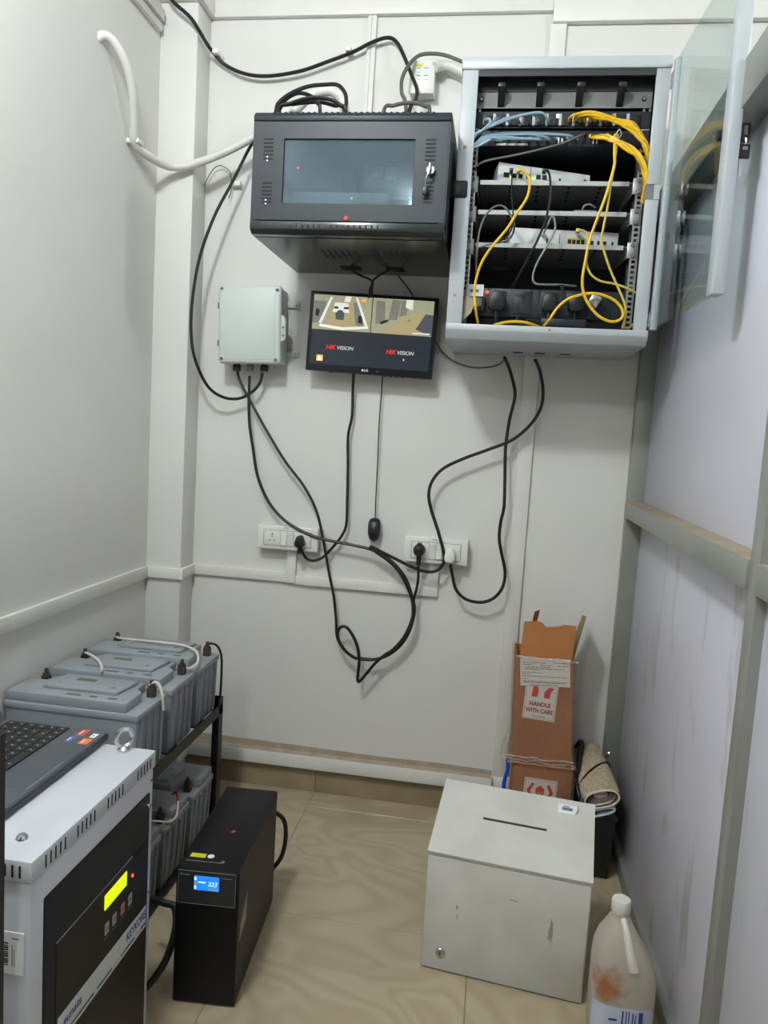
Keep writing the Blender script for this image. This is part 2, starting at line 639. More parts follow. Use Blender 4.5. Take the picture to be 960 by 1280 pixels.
# cable runs, room coordinates in metres
CABLE_PATHS = {
    'loft_cable': [(-1.188, -0.160, 2.771), (-1.159, -0.160, 2.716), (-1.098, -0.150, 2.666), (-1.072, -0.130, 2.631), (-1.065, -0.060, 2.615), (-1.024, -0.030, 2.577), (-0.951, -0.030, 2.545), (-0.865, -0.030, 2.536), (-0.753, -0.030, 2.551), (-0.657, -0.030, 2.581), (-0.574, -0.030, 2.610), (-0.510, -0.030, 2.640), (-0.457, -0.030, 2.654), (-0.424, -0.030, 2.636), (-0.390, -0.050, 2.573), (-0.359, -0.100, 2.500), (-0.336, -0.130, 2.445), (-0.335, -0.160, 2.398), (-0.344, -0.200, 2.360)],
    'outlet_cable': [(-0.200, -0.050, 2.564), (-0.251, -0.050, 2.584), (-0.296, -0.050, 2.592), (-0.344, -0.050, 2.588), (-0.369, -0.100, 2.537), (-0.385, -0.130, 2.482), (-0.382, -0.150, 2.429), (-0.359, -0.200, 2.369)],
    'outlet_conduit': [(-0.292, -0.060, 2.545), (-0.269, -0.040, 2.559), (-0.234, -0.040, 2.554), (-0.196, -0.040, 2.534), (-0.141, -0.040, 2.504)],
    'side_cable': [(-0.835, -0.200, 2.270), (-0.896, -0.100, 2.274), (-0.948, -0.100, 2.170), (-0.999, -0.130, 2.042), (-1.039, -0.145, 1.906), (-1.058, -0.150, 1.772), (-1.060, -0.150, 1.652), (-1.046, -0.140, 1.559), (-1.013, -0.100, 1.473), (-0.964, -0.070, 1.439), (-0.912, -0.050, 1.440), (-0.866, -0.050, 1.467), (-0.841, -0.050, 1.499), (-0.834, -0.050, 1.533)],
    'jb_left': [(-0.925, -0.050, 1.537), (-0.915, -0.050, 1.501), (-0.867, -0.050, 1.422), (-0.804, -0.050, 1.324), (-0.735, -0.050, 1.226), (-0.663, -0.050, 1.143), (-0.612, -0.050, 1.055), (-0.580, -0.050, 0.943), (-0.557, -0.050, 0.844), (-0.535, -0.050, 0.759), (-0.521, -0.050, 0.672), (-0.515, -0.050, 0.614), (-0.496, -0.050, 0.578), (-0.456, -0.050, 0.546), (-0.403, -0.050, 0.537), (-0.346, -0.050, 0.552), (-0.294, -0.050, 0.604), (-0.263, -0.050, 0.657), (-0.247, -0.050, 0.719), (-0.253, -0.050, 0.776), (-0.277, -0.050, 0.840), (-0.317, -0.050, 0.888), (-0.365, -0.050, 0.924)],
    'jb_mid': [(-0.880, -0.050, 1.520), (-0.879, -0.050, 1.436), (-0.873, -0.050, 1.351), (-0.857, -0.050, 1.267), (-0.835, -0.050, 1.168), (-0.789, -0.050, 1.077), (-0.730, -0.050, 1.018), (-0.655, -0.050, 0.980), (-0.581, -0.050, 0.960), (-0.479, -0.050, 0.948), (-0.409, -0.050, 0.937), (-0.356, -0.050, 0.913), (-0.302, -0.050, 0.863), (-0.267, -0.050, 0.812), (-0.248, -0.050, 0.742), (-0.252, -0.050, 0.669), (-0.280, -0.050, 0.608), (-0.326, -0.050, 0.563), (-0.374, -0.050, 0.543), (-0.426, -0.050, 0.541)],
    'monitor_power': [(-0.503, -0.070, 1.547), (-0.510, -0.030, 1.484), (-0.508, -0.030, 1.401), (-0.518, -0.030, 1.330), (-0.513, -0.030, 1.232), (-0.509, -0.030, 1.118), (-0.507, -0.030, 1.018), (-0.522, -0.030, 0.974), (-0.554, -0.030, 0.928), (-0.588, -0.030, 0.890), (-0.622, -0.030, 0.876), (-0.649, -0.030, 0.885), (-0.658, -0.060, 0.918)],
    'mouse_cord': [(-0.402, -0.070, 1.541), (-0.409, -0.025, 1.489), (-0.411, -0.025, 1.378), (-0.408, -0.025, 1.238), (-0.407, -0.025, 1.125), (-0.405, -0.025, 1.040)],
    'rack_power': [(0.005, -0.140, 1.614), (0.024, -0.080, 1.582), (0.045, -0.060, 1.524), (0.048, -0.060, 1.484), (0.037, -0.060, 1.417), (0.031, -0.060, 1.322), (0.037, -0.060, 1.214), (0.041, -0.060, 1.124), (0.034, -0.060, 1.072), (0.033, -0.060, 1.016), (0.045, -0.060, 0.962), (0.059, -0.060, 0.913), (0.062, -0.060, 0.874), (0.052, -0.060, 0.834), (0.024, -0.060, 0.801), (-0.016, -0.060, 0.786), (-0.066, -0.060, 0.793), (-0.101, -0.060, 0.823), (-0.115, -0.060, 0.864), (-0.126, -0.070, 0.910)],
    'rack_fold': [(0.103, -0.140, 1.610), (0.124, -0.080, 1.579), (0.140, -0.060, 1.515), (0.135, -0.060, 1.457), (0.105, -0.060, 1.402), (0.050, -0.060, 1.350), (-0.027, -0.060, 1.313), (-0.106, -0.060, 1.278), (-0.172, -0.060, 1.241), (-0.207, -0.060, 1.198), (-0.218, -0.060, 1.150), (-0.206, -0.060, 1.095), (-0.179, -0.060, 1.027), (-0.155, -0.060, 0.957), (-0.150, -0.060, 0.918), (-0.167, -0.060, 0.888), (-0.200, -0.060, 0.877), (-0.251, -0.060, 0.886), (-0.312, -0.060, 0.910), (-0.364, -0.060, 0.931), (-0.411, -0.060, 0.950), (-0.390, -0.060, 0.932), (-0.348, -0.060, 0.907), (-0.303, -0.060, 0.868), (-0.266, -0.060, 0.808), (-0.242, -0.060, 0.745), (-0.251, -0.060, 0.672), (-0.274, -0.060, 0.626), (-0.306, -0.060, 0.588), (-0.333, -0.060, 0.568), (-0.366, -0.060, 0.535), (-0.398, -0.060, 0.491), (-0.423, -0.060, 0.458), (-0.429, -0.060, 0.475), (-0.427, -0.060, 0.529), (-0.435, -0.060, 0.581), (-0.455, -0.060, 0.623), (-0.480, -0.060, 0.652), (-0.501, -0.060, 0.650), (-0.511, -0.060, 0.626), (-0.503, -0.060, 0.597), (-0.475, -0.060, 0.562), (-0.436, -0.060, 0.540)],
    'round_plug_cord': [(-0.237, -0.065, 0.894), (-0.236, -0.050, 0.852), (-0.239, -0.050, 0.814), (-0.247, -0.050, 0.771), (-0.247, -0.050, 0.713), (-0.257, -0.050, 0.660), (-0.286, -0.050, 0.611), (-0.321, -0.050, 0.575), (-0.348, -0.050, 0.552)],
    'thin_grey': [(-0.387, -0.100, 1.892), (-0.364, -0.060, 1.872), (-0.326, -0.030, 1.829), (-0.277, -0.030, 1.753), (-0.230, -0.030, 1.666), (-0.197, -0.030, 1.627), (-0.157, -0.030, 1.602), (-0.102, -0.030, 1.588), (-0.048, -0.030, 1.591), (-0.011, -0.030, 1.603), (0.008, -0.120, 1.616)],
    'y_left': [(-0.530, -0.100, 1.890), (-0.495, -0.120, 1.866), (-0.457, -0.120, 1.852), (-0.445, -0.120, 1.839), (-0.452, -0.120, 1.823), (-0.461, -0.090, 1.797)],
    'y_right': [(-0.381, -0.100, 1.894), (-0.411, -0.110, 1.876), (-0.440, -0.110, 1.857), (-0.449, -0.110, 1.838), (-0.450, -0.090, 1.798)],
    'coil_a': [(-0.745, -0.300, 2.312), (-0.734, -0.300, 2.338), (-0.697, -0.300, 2.363), (-0.648, -0.300, 2.381), (-0.598, -0.300, 2.386), (-0.556, -0.300, 2.385), (-0.532, -0.300, 2.362), (-0.526, -0.300, 2.335), (-0.527, -0.300, 2.312)],
    'coil_b': [(-0.753, -0.260, 2.331), (-0.726, -0.260, 2.362), (-0.696, -0.260, 2.378), (-0.670, -0.260, 2.378), (-0.644, -0.260, 2.368), (-0.623, -0.260, 2.347), (-0.617, -0.260, 2.328)],
    'coil_c': [(-0.729, -0.320, 2.308), (-0.697, -0.320, 2.322), (-0.653, -0.320, 2.336), (-0.611, -0.320, 2.340), (-0.566, -0.320, 2.333), (-0.538, -0.320, 2.317), (-0.522, -0.320, 2.303)],
    'coil_d': [(-0.758, -0.220, 2.350), (-0.711, -0.220, 2.364), (-0.667, -0.220, 2.369), (-0.623, -0.220, 2.369), (-0.582, -0.220, 2.359), (-0.550, -0.220, 2.347)],
    'coil_e': [(-0.418, -0.250, 2.334), (-0.389, -0.250, 2.346), (-0.357, -0.250, 2.353), (-0.320, -0.250, 2.353), (-0.290, -0.250, 2.344), (-0.277, -0.250, 2.332)],
    'wire_tie_loop': [(-1.083, -0.020, 2.176), (-1.072, -0.020, 2.203), (-1.052, -0.020, 2.233), (-1.032, -0.020, 2.244), (-1.017, -0.020, 2.241), (-0.996, -0.020, 2.228), (-0.987, -0.020, 2.204), (-0.985, -0.020, 2.161), (-0.993, -0.020, 2.133)],
    'black_hook': [(-0.766, -0.300, 2.319), (-0.764, -0.300, 2.328), (-0.749, -0.300, 2.331), (-0.738, -0.300, 2.328)],
}
RACK_CORDS = {
    'yellow_router': [(0.004, -0.340, 2.126), (0.019, -0.380, 2.112), (0.034, -0.400, 2.088), (0.038, -0.400, 2.066), (0.032, -0.400, 2.031), (0.006, -0.400, 1.987), (-0.018, -0.400, 1.945), (-0.055, -0.400, 1.897), (-0.079, -0.400, 1.857), (-0.092, -0.400, 1.814), (-0.096, -0.400, 1.768), (-0.088, -0.400, 1.716), (-0.079, -0.360, 1.679)],
    'yellow_right_a': [(0.261, -0.390, 2.209), (0.261, -0.410, 2.155), (0.264, -0.410, 2.123), (0.257, -0.410, 2.081), (0.248, -0.410, 2.038), (0.236, -0.410, 1.995), (0.223, -0.410, 1.951), (0.213, -0.410, 1.908), (0.208, -0.410, 1.864), (0.204, -0.410, 1.809), (0.212, -0.410, 1.770), (0.233, -0.410, 1.735), (0.261, -0.410, 1.709), (0.295, -0.410, 1.697), (0.320, -0.410, 1.707), (0.321, -0.410, 1.729), (0.301, -0.410, 1.753), (0.272, -0.410, 1.767), (0.238, -0.410, 1.773), (0.206, -0.410, 1.769), (0.169, -0.410, 1.755), (0.142, -0.410, 1.730), (0.123, -0.410, 1.698), (0.110, -0.370, 1.685)],
    'yellow_right_b': [(0.268, -0.390, 2.209), (0.266, -0.400, 2.159), (0.263, -0.400, 2.106), (0.259, -0.400, 2.052), (0.255, -0.400, 1.998), (0.250, -0.400, 1.955), (0.248, -0.400, 1.922), (0.261, -0.400, 1.883), (0.282, -0.400, 1.835), (0.303, -0.400, 1.796), (0.325, -0.400, 1.753), (0.332, -0.400, 1.718), (0.331, -0.370, 1.687)],
    'yellow_dev': [(0.188, -0.310, 1.969), (0.200, -0.350, 1.960), (0.210, -0.400, 1.932), (0.212, -0.400, 1.888), (0.212, -0.400, 1.860), (0.226, -0.400, 1.829), (0.254, -0.400, 1.810), (0.294, -0.400, 1.803), (0.332, -0.400, 1.791), (0.369, -0.380, 1.778)],
    'yellow_low': [(-0.032, -0.370, 1.682), (-0.005, -0.400, 1.685), (0.029, -0.400, 1.689), (0.063, -0.400, 1.686), (0.099, -0.370, 1.680)],
    'yellow_end': [(0.348, -0.360, 1.687), (0.359, -0.380, 1.698), (0.375, -0.380, 1.714)],
    'grey_long': [(-0.122, -0.340, 2.129), (-0.107, -0.380, 2.131), (-0.080, -0.380, 2.142), (-0.018, -0.380, 2.154), (0.048, -0.380, 2.169), (0.114, -0.380, 2.187), (0.161, -0.380, 2.207), (0.191, -0.340, 2.235)],
    'grey_arch': [(-0.096, -0.360, 1.822), (-0.097, -0.390, 1.872), (-0.096, -0.390, 1.928), (-0.086, -0.390, 1.973), (-0.067, -0.390, 2.002), (-0.043, -0.390, 2.014), (-0.020, -0.390, 2.003), (-0.002, -0.390, 1.974), (0.004, -0.390, 1.957), (0.001, -0.360, 1.945), (-0.013, -0.390, 1.919), (-0.067, -0.390, 1.904), (-0.099, -0.390, 1.894)],
    'grey_dev': [(0.090, -0.310, 1.960), (0.096, -0.385, 1.960), (0.103, -0.385, 1.982), (0.112, -0.385, 1.985), (0.119, -0.385, 1.958), (0.112, -0.385, 1.932), (0.097, -0.385, 1.900), (0.077, -0.385, 1.860), (0.067, -0.385, 1.821), (0.075, -0.385, 1.801), (0.100, -0.385, 1.798), (0.145, -0.385, 1.799), (0.193, -0.350, 1.803)],
    'black_dev': [(0.077, -0.340, 2.126), (0.086, -0.380, 2.113), (0.094, -0.395, 2.084), (0.097, -0.395, 2.030), (0.090, -0.395, 1.975), (0.072, -0.395, 1.919), (0.049, -0.395, 1.868), (0.026, -0.395, 1.818), (0.010, -0.360, 1.795)],
    'black_thin': [(-0.017, -0.340, 2.126), (-0.013, -0.380, 2.088), (-0.011, -0.380, 2.044), (-0.004, -0.380, 2.006), (-0.002, -0.380, 1.977), (-0.006, -0.380, 1.944), (-0.034, -0.380, 1.921), (-0.090, -0.380, 1.897)],
    'black_strap': [(0.149, -0.390, 1.798), (0.161, -0.390, 1.763), (0.170, -0.390, 1.741)],
    'black_low': [(0.027, -0.370, 1.726), (0.034, -0.370, 1.698), (0.046, -0.370, 1.683), (0.063, -0.370, 1.699), (0.091, -0.370, 1.700), (0.111, -0.370, 1.683)],
}
PATCH_BUNDLES = {
    'blue_upper': [
        [(-0.140, -0.360, 2.158), (-0.136, -0.385, 2.201), (-0.111, -0.400, 2.211), (-0.087, -0.405, 2.232), (-0.088, -0.400, 2.246), (-0.099, -0.390, 2.248), (-0.086, -0.370, 2.251), (-0.084, -0.340, 2.257)],
        [(-0.137, -0.360, 2.158), (-0.133, -0.385, 2.200), (-0.109, -0.400, 2.211), (-0.079, -0.405, 2.234), (-0.069, -0.400, 2.244), (-0.072, -0.390, 2.251), (-0.059, -0.370, 2.251), (-0.057, -0.340, 2.257)],
        [(-0.141, -0.360, 2.158), (-0.136, -0.385, 2.199), (-0.108, -0.400, 2.215), (-0.070, -0.405, 2.230), (-0.050, -0.400, 2.244), (-0.046, -0.390, 2.252), (-0.032, -0.370, 2.251), (-0.029, -0.340, 2.257)],
        [(-0.138, -0.360, 2.158), (-0.136, -0.385, 2.197), (-0.106, -0.400, 2.216), (-0.063, -0.405, 2.236), (-0.032, -0.400, 2.249), (-0.019, -0.390, 2.255), (-0.005, -0.370, 2.251), (-0.002, -0.340, 2.257)],
        [(-0.137, -0.360, 2.158), (-0.136, -0.385, 2.196), (-0.104, -0.400, 2.216), (-0.055, -0.405, 2.238), (-0.013, -0.400, 2.254), (0.007, -0.390, 2.260), (0.022, -0.370, 2.251), (0.025, -0.340, 2.257)],
        [(-0.139, -0.360, 2.158), (-0.136, -0.385, 2.194), (-0.103, -0.400, 2.216), (-0.047, -0.405, 2.239), (0.005, -0.400, 2.257), (0.034, -0.390, 2.263), (0.049, -0.370, 2.251), (0.053, -0.340, 2.257)],
        [(-0.137, -0.360, 2.158), (-0.134, -0.385, 2.193), (-0.101, -0.400, 2.218), (-0.039, -0.405, 2.242), (0.023, -0.400, 2.261), (0.060, -0.390, 2.265), (0.076, -0.370, 2.251), (0.080, -0.340, 2.257)],
    ],
    'blue_lower': [
        [(-0.136, -0.360, 2.122), (-0.135, -0.385, 2.169), (-0.115, -0.400, 2.172), (-0.084, -0.405, 2.188), (-0.066, -0.400, 2.198), (-0.071, -0.390, 2.199), (-0.049, -0.340, 2.212)],
        [(-0.136, -0.360, 2.122), (-0.135, -0.385, 2.167), (-0.114, -0.400, 2.174), (-0.084, -0.405, 2.192), (-0.052, -0.400, 2.187), (-0.045, -0.390, 2.198), (-0.023, -0.340, 2.212)],
        [(-0.137, -0.360, 2.122), (-0.136, -0.385, 2.166), (-0.113, -0.400, 2.175), (-0.085, -0.405, 2.193), (-0.040, -0.400, 2.192), (-0.019, -0.390, 2.198), (0.004, -0.340, 2.212)],
        [(-0.136, -0.360, 2.122), (-0.132, -0.385, 2.165), (-0.116, -0.400, 2.177), (-0.086, -0.405, 2.195), (-0.027, -0.400, 2.193), (0.007, -0.390, 2.195), (0.030, -0.340, 2.213)],
        [(-0.138, -0.360, 2.122), (-0.135, -0.385, 2.164), (-0.116, -0.400, 2.178), (-0.084, -0.405, 2.197), (-0.015, -0.400, 2.196), (0.033, -0.390, 2.193), (0.056, -0.340, 2.213)],
        [(-0.135, -0.360, 2.122), (-0.133, -0.385, 2.163), (-0.112, -0.400, 2.180), (-0.086, -0.405, 2.197), (-0.002, -0.400, 2.194), (0.058, -0.390, 2.196), (0.082, -0.340, 2.213)],
        [(-0.137, -0.360, 2.122), (-0.132, -0.385, 2.162), (-0.114, -0.400, 2.182), (-0.083, -0.405, 2.199), (0.010, -0.400, 2.206), (0.083, -0.390, 2.201), (0.108, -0.340, 2.213)],
        [(-0.138, -0.360, 2.122), (-0.134, -0.385, 2.161), (-0.113, -0.400, 2.183), (-0.085, -0.405, 2.201), (0.023, -0.400, 2.209), (0.108, -0.390, 2.206), (0.134, -0.340, 2.213)],
        [(-0.135, -0.360, 2.122), (-0.134, -0.385, 2.160), (-0.116, -0.400, 2.185), (-0.086, -0.405, 2.198), (0.036, -0.400, 2.206), (0.133, -0.390, 2.206), (0.160, -0.340, 2.213)],
    ],
    'yellow_upper': [
        [(0.138, -0.340, 2.257), (0.138, -0.380, 2.261), (0.191, -0.400, 2.265), (0.266, -0.405, 2.241), (0.321, -0.405, 2.214), (0.337, -0.400, 2.178), (0.356, -0.385, 2.144), (0.371, -0.360, 2.105)],
        [(0.153, -0.340, 2.257), (0.153, -0.380, 2.261), (0.201, -0.400, 2.256), (0.271, -0.405, 2.230), (0.318, -0.405, 2.200), (0.343, -0.400, 2.182), (0.357, -0.385, 2.144), (0.363, -0.360, 2.105)],
        [(0.167, -0.340, 2.257), (0.167, -0.380, 2.260), (0.210, -0.400, 2.258), (0.276, -0.405, 2.227), (0.323, -0.405, 2.208), (0.336, -0.400, 2.181), (0.356, -0.385, 2.144), (0.364, -0.360, 2.105)],
        [(0.182, -0.340, 2.257), (0.181, -0.380, 2.261), (0.220, -0.400, 2.247), (0.279, -0.405, 2.239), (0.314, -0.405, 2.201), (0.345, -0.400, 2.172), (0.357, -0.385, 2.144), (0.370, -0.360, 2.105)],
        [(0.196, -0.340, 2.257), (0.195, -0.380, 2.259), (0.229, -0.400, 2.247), (0.284, -0.405, 2.228), (0.318, -0.405, 2.215), (0.340, -0.400, 2.174), (0.363, -0.385, 2.144), (0.370, -0.360, 2.105)],
        [(0.210, -0.340, 2.257), (0.209, -0.380, 2.262), (0.238, -0.400, 2.247), (0.288, -0.405, 2.226), (0.321, -0.405, 2.203), (0.344, -0.400, 2.176), (0.360, -0.385, 2.144), (0.365, -0.360, 2.105)],
        [(0.225, -0.340, 2.257), (0.224, -0.380, 2.259), (0.248, -0.400, 2.241), (0.291, -0.405, 2.238), (0.326, -0.405, 2.200), (0.346, -0.400, 2.184), (0.363, -0.385, 2.144), (0.364, -0.360, 2.105)],
        [(0.239, -0.340, 2.257), (0.238, -0.380, 2.259), (0.257, -0.400, 2.243), (0.295, -0.405, 2.237), (0.315, -0.405, 2.206), (0.345, -0.400, 2.175), (0.363, -0.385, 2.144), (0.364, -0.360, 2.105)],
        [(0.254, -0.340, 2.257), (0.251, -0.380, 2.265), (0.266, -0.400, 2.237), (0.300, -0.405, 2.237), (0.323, -0.405, 2.214), (0.349, -0.400, 2.175), (0.362, -0.385, 2.144), (0.367, -0.360, 2.105)],
    ],
    'yellow_lower': [
        [(0.199, -0.340, 2.220), (0.207, -0.380, 2.204), (0.252, -0.400, 2.190), (0.297, -0.405, 2.160), (0.333, -0.405, 2.141), (0.348, -0.400, 2.109), (0.352, -0.390, 2.067), (0.351, -0.375, 2.034)],
        [(0.204, -0.340, 2.220), (0.211, -0.380, 2.207), (0.254, -0.400, 2.191), (0.294, -0.405, 2.170), (0.333, -0.405, 2.140), (0.342, -0.400, 2.108), (0.359, -0.390, 2.067), (0.358, -0.375, 2.041)],
        [(0.209, -0.340, 2.220), (0.216, -0.380, 2.208), (0.253, -0.400, 2.188), (0.295, -0.405, 2.173), (0.330, -0.405, 2.133), (0.343, -0.400, 2.108), (0.353, -0.390, 2.067), (0.357, -0.375, 2.030)],
        [(0.214, -0.340, 2.220), (0.221, -0.380, 2.208), (0.253, -0.400, 2.187), (0.298, -0.405, 2.176), (0.334, -0.405, 2.146), (0.346, -0.400, 2.109), (0.359, -0.390, 2.067), (0.355, -0.375, 2.031)],
        [(0.220, -0.340, 2.220), (0.226, -0.380, 2.211), (0.254, -0.400, 2.198), (0.295, -0.405, 2.168), (0.327, -0.405, 2.140), (0.353, -0.400, 2.109), (0.358, -0.390, 2.067), (0.351, -0.375, 2.038)],
        [(0.225, -0.340, 2.220), (0.231, -0.380, 2.210), (0.253, -0.400, 2.189), (0.296, -0.405, 2.176), (0.327, -0.405, 2.135), (0.346, -0.400, 2.109), (0.358, -0.390, 2.067), (0.360, -0.375, 2.034)],
        [(0.230, -0.340, 2.220), (0.236, -0.380, 2.209), (0.253, -0.400, 2.196), (0.300, -0.405, 2.168), (0.334, -0.405, 2.144), (0.353, -0.400, 2.109), (0.358, -0.390, 2.067), (0.356, -0.375, 2.036)],
        [(0.235, -0.340, 2.220), (0.241, -0.380, 2.213), (0.254, -0.400, 2.195), (0.297, -0.405, 2.175), (0.323, -0.405, 2.147), (0.352, -0.400, 2.109), (0.353, -0.390, 2.067), (0.359, -0.375, 2.037)],
    ],
}

# ------------------------------------------------------------------ the room
XL, XR, XO = -1.219, 0.500, 3.6          # left wall, laminate boards of the partition, outer wall beyond it
YB, YF, ZC = 0.0, -7.0, 3.0             # back wall, wall behind, ceiling

floor = struct(B().box(XL - 0.1, XO + 0.1, YF - 0.1, YB + 0.1, -0.12, -0.0015), 'floor', 'grout')
xs = [XL, -1.175, -0.575, 0.025, 0.625, 1.225, 1.825, 2.425, 3.025, XO]
ys = [YB, -0.118, -0.718, -1.318, -1.918, -2.518, -3.118, -3.718, -4.318, -4.918, -5.518, -6.118, -6.718, YF]
tile_mesh = {}
for x0, x1 in zip(xs, xs[1:]):
    for y1, y0 in zip(ys, ys[1:]):
        w, d = round(x1 - x0, 3), round(y1 - y0, 3)
        if (w, d) not in tile_mesh:
            tile_mesh[(w, d)] = B().box(-w / 2 + 0.0011, w / 2 - 0.0011, -d / 2 + 0.0011, d / 2 - 0.0011, -0.010, 0.0, bev=0.0006, seg=1).mesh('tile', 'floor_tile')
        t = bpy.data.objects.new('tile', tile_mesh[(w, d)])
        COL.objects.link(t)
        t.parent = floor
        t.location = Vector(((x0 + x1) / 2, (y0 + y1) / 2, 0)) - floor.location

struct(B().box(XL - 0.1, XO + 0.1, YF - 0.1, YB + 0.1, ZC, ZC + 0.1), 'ceiling', 'ceiling_paint')
struct(B().box(XL - 0.1, XO + 0.1, YB, YB + 0.1, 0, ZC), 'wall_back', 'wall_paint')
struct(B().box(XL - 0.1, XL, YF, YB, 0, ZC), 'wall_left', 'wall_paint')
struct(B().box(XO, XO + 0.1, YF, YB, 0, ZC), 'wall_outer', 'office_wall')
struct(B().box(XL - 0.1, XO + 0.1, YF - 0.1, YF, 0, ZC), 'wall_front', 'office_wall')
PX, PY = -1.087, -0.112
struct(B().box(XL, PX, PY, YB, 0, ZC, bev=0.002), 'wall_pillar', 'wall_paint')

# timber rails round the walls at socket height
T = 0.014
struct(B().box(XL, XL + T, -4.9, PY, 0.778, 0.822, bev=0.002), 'trim_1', 'trim_paint')
struct(B().box(XL + T, PX + T, PY - T, PY, 0.782, 0.822, bev=0.002), 'trim_2', 'trim_paint')
struct(B().box(PX, PX + T, PY, YB - T, 0.784, 0.822, bev=0.002), 'trim_3', 'trim_paint')
struct(B().box(PX, -0.722, -T, YB, 0.785, 0.822, bev=0.002), 'trim_4', 'trim_paint')
# casing that feeds the two switchboards
struct(B().box(-0.722, -0.688, -0.018, YB, 0.785, 0.915, bev=0.002), 'trim_5', 'trim_paint')
struct(B().box(-0.688, -0.168, -0.016, YB, 0.780, 0.815, bev=0.002).box(-0.46, -0.456, -0.0165, -0.016, 0.795, 0.799, m=1), 'trim_6', ['trim_paint', 'socket_line'])
struct(B().box(-0.202, -0.168, -0.018, YB, 0.815, 0.905, bev=0.002), 'trim_7', 'trim_paint')
# upright battens and the band under the ceiling
struct(B().box(-0.531, -0.501, -0.014, YB, 2.0, 2.735, bev=0.002).box(-0.518, -0.5165, -0.0145, -0.01, 2.0, 2.735, m=1), 'trim_8', ['trim_paint', 'socket_line'])
struct(B().box(0.073, 0.124, -0.014, YB, 0.146, 2.698, bev=0.002), 'trim_9', 'trim_paint')
struct(B().box(PX, 0.078, -0.02, YB, 2.735, 2.79, bev=0.003), 'trim_10', 'trim_paint')
struct(B().box(0.078, XO, -0.026, YB, 2.698, 2.77, bev=0.003), 'trim_11', 'trim_paint')
struct(B().box(XL, PX + 0.02, PY - 0.02, PY, 2.735, 2.79, bev=0.003), 'trim_12', 'trim_paint')
struct(B().box(PX, PX + 0.02, PY, -0.02, 2.735, 2.79, bev=0.003), 'trim_13', 'trim_paint')
struct(B().box(XL, XL + 0.018, -4.9, PY - 0.02, 2.632, 2.655, bev=0.002), 'trim_14', 'trim_paint')
struct(B().box(XL, XL + 0.024, -4.9, PY - 0.02, 2.665, 2.70, bev=0.002), 'trim_15', 'trim_paint')

# low white batten over a stone skirting
struct(B().box(PX, 0.073, -0.036, YB, 0.096, 0.146, bev=0.002).box(PX + 0.002, 0.071, -0.034, -0.001, 0.145, 0.1468, m=1).prism([(PX + 0.022, 0.146), (0.071, 0.146), (0.071, 0.162), (-0.10, 0.166), (-0.35, 0.163), (-0.62, 0.168), (-0.80, 0.170), (PX + 0.022, 0.172)], -0.0012, 0.0, 'y', m=1), 'baseboard_back', ['trim_paint', 'dust_ledge'])
struct(B().box(0.073, 0.44, -0.018, YB, 0.094, 0.146, bev=0.002), 'baseboard_right', 'trim_paint')
struct(B().box(PX, PX + 0.02, PY - 0.02, -0.036, 0.096, 0.146, bev=0.002), 'baseboard_pillar', 'trim_paint')
struct(B().box(XL, PX, PY - 0.02, PY, 0.096, 0.146, bev=0.002), 'baseboard_pillar_face', 'trim_paint')
struct(B().box(XL, XL + 0.02, -4.9, PY - 0.02, 0.096, 0.146, bev=0.002), 'baseboard_left', 'trim_paint')
sk = struct(B().box(PX, 0.447, -0.008, YB, 0.0, 0.094), 'baseboard_stone', 'grout')
for x0, x1 in ((PX, -0.577), (-0.573, 0.023), (0.027, 0.445)):
    B().box(x0, x1, -0.012, -0.006, 0.0005, 0.0945, bev=0.001).part('tile', 'stone_skirting', sk, world=True)

# ------------------------------------------------------------------ aluminium-framed partition, right
PT = 2.145                                  # its top; the hall is open above it
wr = struct(B().box(0.506, 0.512, -3.2, -0.002, 0.0, PT - 0.05), 'wall_right', 'laminate')
for y0, y1, xp in ((-1.281, -0.035, XR), (-2.50, -1.324, 0.464)):
    B().box(xp, 0.518, y0, y1, 0.048, 1.120, bev=0.001).part('panel', 'laminate_smudged', wr, world=True)
    B().box(xp, 0.518, y0, y1, 1.164, 2.06, bev=0.001).part('panel', 'laminate', wr, world=True)
for y0, y1, x in ((-0.036, 0.0, 0.447), (-1.325, -1.28, 0.445), (-2.545, -2.50, 0.445)):
    B().box(x, 0.535, y0, y1, 0.0, PT - 0.1, bev=0.002).part('post', 'alu_frame', wr, world=True)
for y0, y1 in ((-1.28, -0.036), (-2.50, -1.325)):
    B().box(0.440, 0.535, y0, y1, 1.116, 1.167, bev=0.002).box(0.442, 0.499, y0 + 0.001, y1 - 0.001, 1.1665, 1.168, m=1).part('rail', ['alu_frame', 'alu_dusty'], wr, world=True)
    B().box(0.480, 0.535, y0, y1, 0.0, 0.05, bev=0.002).part('rail', 'alu_frame', wr, world=True)
B().box(0.440, 0.535, -3.2, 0.0, PT - 0.1, PT, bev=0.003).part('rail', 'alu_frame', wr, world=True)

# ------------------------------------------------------------------ grey wall cabinet with open glass door
CY = -0.40                                   # front of the cabinet
cab = thing('network_cabinet', 'grey wall-mounted network cabinet with its glass door swung open against the partition', 'cabinet', (0.11, -0.2, 1.634))
B().box(-0.176, 0.396, CY - 0.006, -0.016, 2.378, 2.412, bev=0.006).part('top_cover', 'rack_grey', cab, world=True)
B().prism([(CY - 0.008, 1.677), (CY - 0.008, 1.660), (CY + 0.010, 1.634), (-0.016, 1.634), (-0.016, 1.677)], -0.172, 0.397, 'x', bev=0.003).box(0.03, 0.062, -0.135, -0.115, 1.6325, 1.636, m=1).box(0.10, 0.132, -0.135, -0.115, 1.6325, 1.636, m=1).box(0.178, 0.215, -0.137, -0.122, 1.6325, 1.636, m=1).lathe([(0.003, CY - 0.0085), (0.003, CY - 0.0070)], (0.125, 0, 1.668), 10, 'y', 2).part('base_plinth', ['rack_grey', 'opening_shade', 'red_seal'], cab, world=True)
